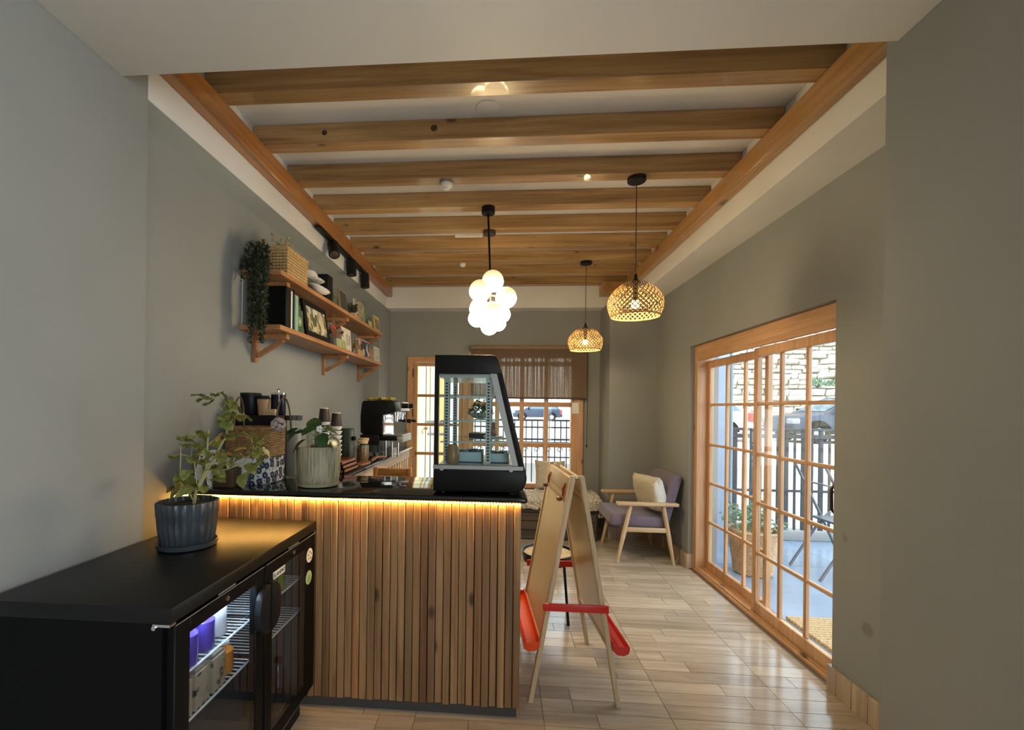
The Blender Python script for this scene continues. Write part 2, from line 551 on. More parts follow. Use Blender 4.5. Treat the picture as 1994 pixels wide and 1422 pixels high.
# ------------------------------------------------------------------ the room shell
def walls():
    struct('wall_left', B().box(-1.75, -3.3, 0, -1.40, 1.68, 2.98), M_WALL)
    struct('wall_left_kitchen', B().box(-1.75, 1.68, 0, -1.56, 5.75, 2.98), M_WALL)
    b = B()
    b.box(-1.56, 5.057, 0, -1.39, 5.58, 2.62)
    struct('column_back_left', b, M_WALL)
    struct('column_back_right', B().box(1.19, 5.09, 0, 1.70, 5.58, 2.62), M_WALL)
    b = B()
    b.box(-1.56, 5.58, 0, -1.163, 5.75, 2.98)
    b.box(-1.163, 5.58, 2.05, -0.40, 5.75, 2.98)
    b.box(-0.40, 5.58, 2.10, 0.99, 5.75, 2.98)
    b.box(-0.40, 5.58, 0, 0.99, 5.75, 0.455)
    b.box(0.99, 5.58, 0, 1.95, 5.75, 2.98)
    struct('wall_back', b, M_WALL)
    b = B()
    b.box(1.70, 4.22, 0, 1.95, 5.58, 2.98)
    b.box(1.70, 2.44, 2.0, 1.95, 4.22, 2.98)
    b.box(1.70, 1.60, 0, 1.95, 2.44, 2.98)
    struct('wall_right', b, M_WALLR)
    b = B()
    b.box(1.264, -0.25, 0, 1.95, 1.60, 2.98).box(1.264, -3.3, 0, 1.95, -2.35, 2.98)
    b.box(1.264, -2.35, 0, 1.95, -0.25, 0.25).box(1.264, -2.35, 2.45, 1.95, -0.25, 2.98)
    struct('wall_right_near', b, M_WALL)
    struct('wall_front', B().box(-1.40, -3.3, 0, 1.264, -3.12, 2.98), M_WALL)
    b = B()
    for y in (-2.35, -1.325, -0.30):
        b.box(1.80, y, 0.25, 1.86, y + 0.05, 2.45)
    b.box(1.80, -2.30, 0.25, 1.86, -0.30, 0.30).box(1.80, -2.30, 2.40, 1.86, -0.30, 2.45)
    struct('window_added', b, M_DOORW_Z)  # unseen window, added as the opening for the side fill lamp
    struct('ceiling', B().box(-1.75, -3.3, 2.98, 1.95, 5.75, 3.1), M_WHITE)
    struct('ceiling_front', B().box(-1.40, -3.12, 2.62, 1.264, 1.556, 2.98, 0.003), M_WHITE)
    struct('ceiling_beam_left', B().box(-1.56, 1.68, 2.623, -1.40, 5.58, 2.98), M_WHITE)
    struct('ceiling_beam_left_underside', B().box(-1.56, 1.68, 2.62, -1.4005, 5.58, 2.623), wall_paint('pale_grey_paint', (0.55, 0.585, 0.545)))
    struct('ceiling_beam_right', B().box(1.43, 1.60, 2.62, 1.70, 5.58, 2.98), M_WHITE)
    struct('ceiling_beam_back', B().box(-1.40, 5.40, 2.62, 1.43, 5.58, 2.98), M_WHITE)
    struct('upper_shade_mass', B().box(-1.9, -3.4, 3.1, 1.95, 5.8, 6.6), plain('outer_render', (0.6, 0.58, 0.52), 0.8))  # unseen block over the room, added to keep the sun off the terrace
walls()

def floor():
    f = struct('floor', B().box(-1.75, -3.3, -0.15, 1.95, 5.75, -0.006), M_GROUT)
    ORG[f.name] = Vector((0, 0, 0))
    T, R = 0.588, 0.098
    pat = [[1.0], [0.42, 0.58], [0.75, 0.25], [1.0], [0.28, 0.72], [0.58, 0.42]]
    cache = {}
    def unit(wd, dp):
        k = (round(wd, 3), round(dp, 3))
        if k not in cache:
            g = 0.0014
            me = B().box(g, g, -0.012, k[0] - g, k[1] - g, 0.0).mesh('plank', smooth=False)
            me.materials.append(M_FLOOR)
            cache[k] = me
        return cache[k]
    seams = [0.212 - T * i for i in range(4, 0, -1)] + [0.212, 0.80, 1.388]
    rest = B()
    cand = []
    for ci, sx in enumerate(seams):
        for ri in range(-52, 37):
            y = 2.245 + ri * R
            if y > 5.5: continue
            t = ri // 6
            ps = pat[(ri + ci * 2 + t * (1 + ci)) % 6]
            acc = 0.0
            for p in (ps if (ri + t) % 2 else ps[::-1]):
                x0, wd = sx + acc * T, p * T
                acc += p
                if x0 + 0.01 > 1.70: continue
                wd = min(wd, 1.705 - x0)
                inview = (y > 1.75 and x0 + wd > -0.93 and y < 4.85 and not (x0 + wd < 0.1 and 2.1 < y < 2.9) and not (x0 + wd < -0.05 and y > 2.8))
                cand.append((x0, y, wd, inview))
    n = 0
    for x0, y, wd, v in cand:
        if v and n < 300:
            inst('plank', unit(wd, R), f, Matrix.Translation((x0, y, 0)))
            n += 1
        else:
            rest.box(x0 + 0.0014, y + 0.0014, -0.012, x0 + wd - 0.0014, y + R - 0.0014, 0)
    part('plank_field', rest, M_FLOOR, f, kind='stuff', smooth=False)
floor()

def baseboards():
    h = 0.13
    b = struct('baseboard_right', B().box(1.690, 1.60, 0, 1.70, 2.44, h - 0.01), M_GROUT)
    y = 1.602
    while y < 2.43:
        y2 = min(y + 0.098, 2.452)
        part('tile', B().box(1.682, y + 0.001, 0, 1.699, y2 - 0.001, h, 0.002, 1), M_BASE, b)
        y = y2
    part('tile', B().box(1.684, 2.4405, 0, 1.74, 2.455, h, 0.002, 1), M_BASE, b)
    b = struct('baseboard_right_rear', B().box(1.690, 4.22, 0, 1.70, 5.09, h - 0.01), M_GROUT)
    for y0, y1 in ((4.212, 4.5), (4.5, 4.8), (4.8, 5.089)):
        part('tile', B().box(1.676, y0 + 0.001, 0, 1.699, y1 - 0.001, h, 0.002, 1), M_BASE, b)
    part('tile', B().box(1.68, 4.203, 0, 1.76, 4.219, h, 0.002, 1), M_BASE, b)
    b = struct('baseboard_back', B().box(1.19, 5.075, 0, 1.675, 5.09, h), M_BASE)
baseboards()

# ------------------------------------------------------------------ wooden ceiling
def ceiling_timber():
    words = ['first', 'second', 'third', 'fourth', 'fifth', 'sixth', 'seventh', 'eighth', 'ninth']
    extra = ['half hidden behind the white front soffit', 'with two dark round knots', 'carrying the smoke detector', 'with the globe chandelier mounted on it',
             'with a black round plate on it', 'pale and without fittings', 'with a small white sensor on it', 'just before the last one', 'lying against the white back beam']
    for k in range(9):
        yf = 2.10 + 0.4112 * k
        jo = solo('ceiling_joist', B().box(-1.398, yf - 0.094, 2.871, 1.428, yf, 2.979, 0.004, 1), M_JOIST,
             '%s wooden ceiling joist from the front, %s' % (words[k], extra[k]), 'joist', 'wooden ceiling joists', loc=(0, yf - 0.047, 2.925))
        if k == 1:
            KN = plain('dark_pine_knot', (0.07, 0.03, 0.012), 0.4, var=0.4, scale=80)
            for kx, kz, kr in ((-0.985, 2.925, 0.015), (-0.378, 2.930, 0.019)):
                part('knot', B().lathe([(kr, 0.0), (kr * 0.9, 0.0012), (0.0, 0.0016)], (kx, yf - 0.0938, kz), 18, M=Matrix.Rotation(PI / 2, 4, 'X')), KN, jo, 'dark round knot')
    def girder(x0, x1, mat, lab):
        t = thing('ceiling_girder', lab, 'girder', (x0, 3.5, 2.757), 'long girders under the joists')
        part('timber', B().box(x0, 1.557, 2.757, x1, 5.398, 2.870, 0.003, 1), mat, t)
        xm = (x0 + x1) / 2
        part('edge_bead', B().box(x0 + (0.052 if x0 < 0 else 0.004), 1.558, 2.752, x0 + (0.066 if x0 < 0 else 0.018), 5.39, 2.760, 0.003, 1), mat, t)
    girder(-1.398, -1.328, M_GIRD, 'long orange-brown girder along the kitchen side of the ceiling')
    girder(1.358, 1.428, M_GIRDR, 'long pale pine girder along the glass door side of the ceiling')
    solo('bearing_block', B().box(1.13, 5.20, 2.74, 1.357, 5.397, 2.868, 0.003, 1), M_GIRDR, 'short square timber block at the rear end of the right girder', 'block')
ceiling_timber()

# ------------------------------------------------------------------ sliding glass doors on the right
def sash(parent, name, x0, x1, y0, y1, zr, ncol, stile, label, bar=0.022):
    """zr: rail heights bottom..top; x0..x1 thickness; returns the stile part"""
    z0, z1 = zr[0], zr[-1]
    xm = (x0 + x1) / 2
    b = B()
    b.box(x0, y0, z0, x1, y0 + stile, z1, 0.004, 1).box(x0, y1 - stile, z0, x1, y1, z1, 0.004, 1)
    b.box(x0, y0 + stile, z0, x1, y1 - stile, zr[1], 0.004, 1).box(x0, y0 + stile, zr[-2], x1, y1 - stile, z1, 0.004, 1)
    s = part(name, b, M_DOORW_Z, parent, label)
    zs = zr[1:-1]
    for z in zs[1:-1]:
        part('glazing_bar', B().box(x0 + 0.006, y0 + stile, z - bar / 2, x1 - 0.006, y1 - stile, z + bar / 2, 0.005, 1), M_DOORW_Y, s)
    wd = (y1 - y0 - 2 * stile) / ncol
    for c in range(1, ncol):
        y = y0 + stile + c * wd
        part('glazing_bar', B().box(x0 + 0.004, y - bar / 2, zs[0], x1 - 0.004, y + bar / 2, zs[-1], 0.005, 1), M_DOORW_Z, s)
    for c in range(ncol):
        for a, bb in zip(zs, zs[1:]):
            part('pane', B().box(xm - 0.002, y0 + stile + c * wd, a, xm + 0.002, y0 + stile + (c + 1) * wd, bb), M_GLASS, s, smooth=False)
    return s
def doors():
    d = thing('door_1', None, None, (1.80, 3.3, 0)); d['kind'] = 'structure'
    part('jamb', B().box(1.74, 4.16, 0, 1.88, 4.2195, 2.0, 0.003, 1), M_DOORW_Z, d)
    part('jamb', B().box(1.74, 2.4405, 0, 1.88, 2.47, 2.0, 0.003, 1), M_DOORW_Z, d)
    part('head', B().box(1.74, 2.47, 1.865, 1.765, 4.16, 1.999, 0.003, 1), M_DOORW_Y, d)
    part('head_lining', B().box(1.765, 2.47, 1.90, 1.88, 4.16, 1.999, 0.003, 1), M_DOORW_Y, d)
    part('sill', B().box(1.735, 2.4405, -0.006, 1.90, 4.2195, 0.018, 0.003, 1).box(1.752, 2.47, 0.018, 1.76, 4.16, 0.032).box(1.815, 2.47, 0.018, 1.825, 4.16, 0.032), M_DOORW_Y, d)
    zr = [0.02, 0.105, 0.44, 0.785, 1.124, 1.475, 1.80, 1.862]
    zr2 = [0.02, 0.10, 0.44, 0.785, 1.124, 1.475, 1.80, 1.862]
    s = sash(d, 'sliding_sash', 1.768, 1.803, 2.475, 3.315, zr, 3, 0.045, 'nearer sliding leaf with a bronze pull handle')
    part('handle', B().box(1.752, 2.492, 0.865, 1.768, 2.518, 1.07, 0.004, 1).tube([(1.753, 2.505, 0.89), (1.735, 2.505, 0.91), (1.733, 2.505, 1.02), (1.753, 2.505, 1.045)], 0.008), plain('bronze', (0.08, 0.045, 0.03), 0.4, metal=0.7), s, 'dark bronze pull handle')
    sash(d, 'sliding_sash', 1.828, 1.863, 3.25, 4.155, zr2, 3, 0.04, 'farther sliding leaf behind the nearer one')
    # back door beside the kitchen counter
    d = thing('door_2', None, None, (-0.8, 5.6, 0)); d['kind'] = 'structure'
    part('jamb', B().box(-1.162, 5.54, 0, -1.09, 5.64, 2.049, 0.003, 1), M_DOORW_Z, d)
    part('jamb', B().box(-0.47, 5.54, 0, -0.401, 5.64, 2.049, 0.003, 1), M_DOORW_Z, d)
    part('head', B().box(-1.09, 5.54, 1.985, -0.47, 5.64, 2.049, 0.003, 1), M_DOORW_X, d)
    for z in (0.3, 1.30, 1.80):
        part('hinge', B().box(-1.096, 5.535, z, -1.086, 5.54, z + 0.10), M_BLACKM, d)
    z = [0.02, 0.17, 0.51, 0.85, 1.21, 1.57, 1.935, 1.98]
    b = B()
    x0, x1 = -1.088, -0.472
    b.box(x0, 5.56, z[0], x0 + 0.05, 5.60, z[-1], 0.003, 1).box(x1 - 0.05, 5.56, z[0], x1, 5.60, z[-1], 0.003, 1)
    b.box(x0 + 0.05, 5.56, z[0], x1 - 0.05, 5.60, z[1], 0.003, 1).box(x0 + 0.05, 5.56, z[-2], x1 - 0.05, 5.60, z[-1], 0.003, 1)
    s = part('glazed_leaf', b, M_DOORW_Z, d)
    for q in z[2:-2]:
        part('glazing_bar', B().box(x0 + 0.05, 5.562, q - 0.018, x1 - 0.05, 5.598, q + 0.018, 0.004, 1), M_DOORW_X, s)
    xm = (x0 + x1) / 2
    part('glazing_bar', B().box(xm - 0.018, 5.564, z[1], xm + 0.018, 5.596, z[-2], 0.004, 1), M_DOORW_Z, s)
    for u, v in ((x0 + 0.05, xm - 0.018), (xm + 0.018, x1 - 0.05)):
        for p, q in zip(z[1:-1], z[2:-1]):
            part('pane', B().box(u, 5.578, p + 0.018, v, 5.582, q - 0.018), M_GLASS, s, smooth=False)
    # back window
    wn = thing('window_1', None, None, (0.3, 5.6, 0.46)); wn['kind'] = 'structure'
    part('post', B().box(-0.40, 5.53, 0.455, -0.335, 5.64, 2.099, 0.003, 1), M_DOORW_Z, wn)
    part('post', B().box(0.845, 5.53, 0.455, 0.989, 5.64, 2.099, 0.003, 1), M_DOORW_Z, wn)
    part('sill', B().box(-0.335, 5.52, 0.456, 0.845, 5.64, 0.515, 0.003, 1), M_DOORW_X, wn)
    part('head', B().box(-0.335, 5.53, 2.04, 0.845, 5.64, 2.099, 0.003, 1), M_DOORW_X, wn)
    xs = [-0.335, -0.045, 0.255, 0.55, 0.845]
    for x in xs[1:-1]:
        part('glazing_bar', B().box(x - 0.026, 5.56, 0.515, x + 0.026, 5.60, 2.04, 0.004, 1), M_DOORW_Z, wn)
    zs = [0.515, 0.98, 1.475, 1.97, 2.04]
    for q in zs[1:-1]:
        part('glazing_bar', B().box(-0.335, 5.562, q - 0.028, 0.845, 5.598, q + 0.028, 0.004, 1), M_DOORW_X, wn)
    for u, v in zip(xs, xs[1:]):
        for p, q in zip(zs, zs[1:]):
            part('pane', B().box(u, 5.578, p, v, 5.582, q), M_GLASS, wn, smooth=False)
doors()

def blind():
    x = N('woven_blind')
    x.t.nodes.remove(x.b)
    v = x.coords((230, 1, 35), rand=False)
    v2 = x.coords((95, 1, 0.8), rand=False)
    n1 = x.noise(v, 1.0, 2)
    n2 = x.noise(v2, 1.0, 2)
    col = x.mix(1.0, x.ramp(n1, [(0.3, (0.26, 0.18, 0.12)), (0.7, (0.42, 0.31, 0.22))]), x.ramp(n2, [(0.35, (0.65, 0.65, 0.65)), (0.6, (1, 1, 1))]), 'MULTIPLY')
    df = x.n('BsdfDiffuse'); tl = x.n('BsdfTranslucent'); tp = x.n('BsdfTransparent')
    x.l(col, df.inputs[0]); x.l(col, tl.inputs[0])
    m1 = x.n('MixShader'); m1.inputs[0].default_value = 0.35
    x.l(df.outputs[0], m1.inputs[1]); x.l(tl.outputs[0], m1.inputs[2])
    m2 = x.n('MixShader')
    hole = x.ramp(n2, [(0.40, (0.02, 0.02, 0.02)), (0.56, (0.30, 0.30, 0.30))])
    x.l(hole, m2.inputs[0]); x.l(m1.outputs[0], m2.inputs[1]); x.l(tp.outputs[0], m2.inputs[2])
    x.l(m2.outputs[0], x.out.inputs[0])
    t = thing('roller_blind', 'brown woven roller blind half lowered over the back window', 'blind', (0.32, 5.5, 1.55))
    part('fabric', B().box(-0.372, 5.492, 1.555, 1.014, 5.495, 2.14), x.m, t, smooth=False)
    part('head_rail', B().box(-0.385, 5.46, 2.135, 1.02, 5.578, 2.185, 0.006, 1), plain('blind_pelmet', (0.24, 0.16, 0.10), 0.7, var=0.2, scale=40), t)
    part('bottom_bar', B().box(-0.375, 5.482, 1.540, 1.017, 5.504, 1.560, 0.004, 1), plain('blind_bar', (0.07, 0.04, 0.025), 0.5), t)
    c = part('pull_cord', B().tube([(1.03, 5.5, 2.14), (1.032, 5.5, 1.6), (1.028, 5.5, 1.0)], 0.003, 6), M_BLACKM, t)
    part('cord_weight', B().lathe([(0.0, 0.0), (0.008, 0.004), (0.008, 0.03), (0.003, 0.036)], (1.028, 5.5, 0.965), 10), M_BLACKM, c)
    solo('notice_card', B().box(0.855, 5.522, 1.37, 0.935, 5.528, 1.50), M_PAPER, 'small white card fixed to the right post of the back window', 'card')
blind()

# ------------------------------------------------------------------ counters
def front_counter():
    t = thing('service_counter', 'service counter clad in vertical cedar slats beside the black fridge', 'counter', (-0.75, 2.4, 0))
    part('core', B().box(-1.555, 2.10, 0.0, 0.085, 2.50, 0.985), plain('counter_backing', (0.10, 0.055, 0.025), 0.7), t)
    part('plinth', B().box(-1.555, 2.092, 0.0, 0.088, 2.10, 0.055), plain('grey_plinth', (0.06, 0.055, 0.05), 0.6), t)
    p, wd = 0.0358, 0.0312
    x = 0.098 - wd
    shared = {}
    i = 0
    while x > -1.55:
        zb = 0.05 + rnd.uniform(-0.004, 0.004)
        d = rnd.choice((0.0, 0.001, 0.002, 0.003))
        part('slat', B().box(x, 2.078 - d, zb, x + wd + (0.0015 if i % 3 else 0), 2.0995, 0.982, 0.0025, 1), M_SLAT, t)
        x -= p
        i += 1
    part('end_panel', B().box(0.086, 2.10, 0.0, 0.098, 2.50, 0.985, 0.002, 1), M_SLAT, t)
    b = B().box(-1.558, 2.050, 0.990, 0.126, 2.598, 1.018, 0.0135, 4)
    solo('counter_worktop', b, M_GRANITE, 'polished black granite worktop with rounded edge on the slatted counter', 'worktop')
    l = thing('led_strip', 'glowing warm LED strip under the front edge of the black worktop', 'led light', (-0.75, 2.072, 0.985))
    part('tape', B().box(-1.555, 2.064, 0.9865, 0.097, 2.072, 0.9898), plain('amber_tape', (0.30, 0.20, 0.06), 0.5), l)
    b = B()
    n = 118
    for i in range(n):
        xx = -1.55 + i * 1.64 / (n - 1)
        b.box(xx - 0.0045, 2.0645, 0.983, xx + 0.0045, 2.0715, 0.9865)
    part('diodes', b, M_LED, l, kind='stuff', smooth=False)
front_counter()

def kitchen_counter():
    t = thing('kitchen_counter', 'kitchen base unit with pale slatted front along the left wall', 'counter', (-1.3, 3.8, 0))
    part('carcass', B().box(-1.555, 2.605, 0, -1.02, 4.80, 0.968), plain('dark_carcass', (0.03, 0.025, 0.02), 0.7), t)
    part('top_rail', B().box(-1.018, 2.605, 0.885, -0.978, 4.82, 0.968, 0.003, 1), M_LIGHTW, t)
    y = 2.64
    while y < 4.76:
        part('slat', B().box(-1.017, y, 0.08, -0.988, y + 0.045, 0.884, 0.003, 1), M_LIGHTW, t)
        y += 0.105
    part('bottom_rail', B().box(-1.017, 2.605, 0.0, -0.981, 4.82, 0.079, 0.003, 1), M_LIGHTW, t)
    part('end_panel', B().box(-1.555, 4.8005, 0, -0.99, 4.82, 0.968), M_LIGHTW, t)
    solo('kitchen_worktop', B().box(-1.558, 2.600, 0.970, -0.945, 4.84, 1.0, 0.013, 4), M_GRANITE, 'black granite worktop running back along the kitchen wall', 'worktop')
kitchen_counter()

# ------------------------------------------------------------------ display case
def display_case():
    t = thing('display_case', 'black glass food display case with sloped front standing on the counter', 'display case', (-0.1, 2.6, 0.976))
    ya, yb = 2.315, 2.865
    def pr(poly, a, b, bev=0.0):
        return B().prism(poly, 'y', a, b, bev)
    part('base', pr([(-0.345, 0.990), (0.085, 0.990), (0.118, 1.006), (0.134, 1.045), (0.136, 1.07), (0.128, 1.104), (-0.345, 1.104)], ya, yb, 0.006), M_BLACK, t)
    part('head', pr([(-0.343, 1.598), (0.006, 1.598), (-0.018, 1.672), (-0.030, 1.688), (-0.048, 1.694), (-0.343, 1.694)], ya, yb, 0.004), M_BLACK, t)
    for a, b in ((ya, ya + 0.028), (yb - 0.028, yb)):
        part('sloped_post', pr([(0.098, 1.104), (0.128, 1.104), (0.006, 1.598), (-0.022, 1.598)], a, b, 0.002), M_BLACK, t)
        part('corner_post', B().box(-0.343, a, 1.104, -0.322, b, 1.598, 0.002, 1), M_BLACK, t)
    part('side_trim', pr([(0.062, 1.127), (0.097, 1.127), (-0.022, 1.598), (-0.056, 1.598)], ya + 0.006, ya + 0.02), M_GREYMET, t, 'pale grey sloped inner trim')
    part('bottom_trim', B().box(-0.346, ya - 0.004, 1.104, 0.118, ya + 0.012, 1.126, 0.002, 1), M_GREYMET, t, 'pale grey trim strip under the side glass')
    for x in (-0.30, 0.055):
        part('screw', B().cyl((x, ya - 0.012, 1.108), (x, ya - 0.004, 1.108), 0.011, n=12), M_CHROME, t)
    for a in (ya + 0.004, yb - 0.01):
        part('side_glass', pr([(-0.322, 1.126), (0.062, 1.126), (-0.056, 1.598), (-0.322, 1.598)], a + 0.001, a + 0.005), M_CASEGL, t, smooth=False)
    part('front_glass', pr([(0.106, 1.127), (0.111, 1.127), (-0.009, 1.598), (-0.014, 1.598)], ya + 0.029, yb - 0.029), M_CASEGL, t, smooth=False)
    part('ceiling_panel', B().box(-0.32, ya + 0.03, 1.578, -0.05, yb - 0.03, 1.597), M_STEEL, t)
    part('floor_panel', B().box(-0.32, ya + 0.025, 1.105, 0.09, yb - 0.025, 1.128), M_STEEL, t)
    for x in (-0.285, -0.065):
        for y in (ya + 0.05, yb - 0.05):
            p = part('shelf_ladder', B().box(x - 0.014, y - 0.004, 1.129, x + 0.014, y + 0.004, 1.577), M_STEEL, t)
            b = B()
            for i in range(26):
                z = 1.145 + i * 0.016
                b.box(x - 0.006, y - 0.0052, z, x + 0.006, y - 0.004, z + 0.008)
            part('slots', b, M_BLACK, p, kind='stuff', smooth=False)
    for z, xr in ((1.485, -0.045), (1.355, -0.015), (1.245, 0.015)):
        s = part('glass_shelf', B().box(-0.315, ya + 0.055, z, xr, yb - 0.055, z + 0.006), M_CASEGL, t, smooth=False)
        for y in (ya + 0.054, yb - 0.058):
            part('shelf_bracket', B().box(-0.316, y - 0.006, z - 0.008, xr, y - 0.001, z), M_CHROME, s)
    for x in (-0.30, 0.06):
        for y in (ya + 0.05, yb - 0.06):
            part('foot', B().lathe([(0.02, 0), (0.018, 0.0135)], (x, y, 0.9765), 14), M_BLACK, t)
    part('rear_knob', B().box(-0.372, 2.60, 1.012, -0.3455, 2.66, 1.05, 0.008, 2), M_BLACK, t)
    # contents
    TR = plain('pale_blue_tray', (0.42, 0.58, 0.66), 0.35)
    z = 1.1285
    def tray(x0, x1, y0, y1, h, lab):
        b = B().box(x0, y0, z, x1, y1, z + 0.004)
        for q in ((x0, y0, x0 + 0.005, y1), (x1 - 0.005, y0, x1, y1), (x0, y0, x1, y0 + 0.005), (x0, y1 - 0.005, x1, y1)):
            b.box(q[0], q[1], z, q[2], q[3], z + h)
        return solo('food_tray', b, TR, lab, 'tray', 'pale blue trays in the display case')
    tray(-0.245, -0.095, 2.42, 2.62, 0.055, 'pale blue tray with dark labels on the floor of the display case')
    tray(-0.06, 0.045, 2.42, 2.62, 0.05, 'smaller pale blue tray under the sloped front glass')
    for i, (x, y) in enumerate(((-0.215, 2.47), (-0.15, 2.50))):
        solo('pastry_box', B().box(x - 0.024, y - 0.03, z + 0.005, x + 0.024, y + 0.03, z + 0.066, 0.004), plain('dark_pack', (0.03, 0.05, 0.06), 0.4), ('left' if i == 0 else 'right') + ' dark packet lying in the bigger pale blue tray', 'packet')
    solo('pastry_box', B().box(-0.035, 2.46, z + 0.005, 0.02, 2.53, z + 0.06, 0.004), plain('dark_pack_two', (0.04, 0.05, 0.05), 0.4), 'dark packet lying in the smaller pale blue tray', 'packet')
    solo('cookie_jar', B().lathe([(0.03, 0), (0.036, 0.01), (0.036, 0.075), (0.026, 0.09), (0.026, 0.10), (0.0, 0.102)], (-0.30 + 0.05, 2.365, z), 20), plain('cookie_filled', (0.25, 0.15, 0.06), 0.25), 'brown filled jar in the bottom left corner of the display case', 'jar')
    # shelf 3: dark tray and blue plate with a figurine
    solo('serving_tray', B().box(-0.18, 2.56, 1.2515, -0.06, 2.72, 1.279, 0.004), M_BLACK, 'flat black tray on the lowest glass shelf of the display case', 'tray')
    solo('serving_plate', B().lathe([(0.02, 0), (0.045, 0.004), (0.055, 0.016), (0.05, 0.015), (0.0, 0.006)], (-0.043, 2.50, 1.2515), 24), TR, 'pale blue plate on the lowest shelf near the sloped glass', 'plate')
    f = B()
    f.lathe([(0.014, 0), (0.02, 0.01), (0.012, 0.03), (0.016, 0.045), (0.008, 0.06), (0.012, 0.07), (0.0, 0.085)], (-0.04, 2.50, 1.2665), 12)
    solo('dried_bouquet', f, ramped('pink_dried', [(0.35, (0.2, 0.1, 0.08)), (0.6, (0.6, 0.35, 0.3))], (60, 60, 60)), 'small pinkish dried bouquet standing on the pale blue plate', 'bouquet')
    # shelf 2: plant on a patterned cloth
    c = thing('case_plant', 'dark leafy plant in a patterned blue and white wrap on the middle glass shelf', 'plant', (-0.115, 2.57, 1.3615))
    part('wrap', B().lathe([(0.02, 0), (0.035, 0.004), (0.07, 0.03), (0.075, 0.034), (0.05, 0.022), (0.0, 0.018)], (-0.115, 2.57, 1.3615), 22, 0.12, 11), ramped('patterned_wrap', [(0.42, (0.10, 0.25, 0.36)), (0.5, (0.65, 0.72, 0.74)), (0.6, (0.65, 0.72, 0.74))], (90, 90, 90)), c)
    b = B()
    for i in range(150):
        a = rnd.uniform(0, 2 * PI); r = 0.065 * math.sqrt(rnd.random()); h = 0.095 * (1 - (r / 0.075) ** 2) * rnd.uniform(0.3, 1)
        p = Vector((-0.115 + r * math.cos(a), 2.57 + r * math.sin(a), 1.385 + h))
        d = Vector((rnd.uniform(-1, 1), rnd.uniform(-1, 1), rnd.uniform(-0.3, 0.8))).normalized() * 0.014
        e = d.orthogonal().normalized() * 0.006
        b.quad(p - d, p + e, p + d, p - e)
    part('foliage', b, M_DKLEAF, c, kind='stuff')
resettle(built(display_case), (-0.1, 2.6, 0.976), (-0.0905, 2.354, 1.018), 0.905)

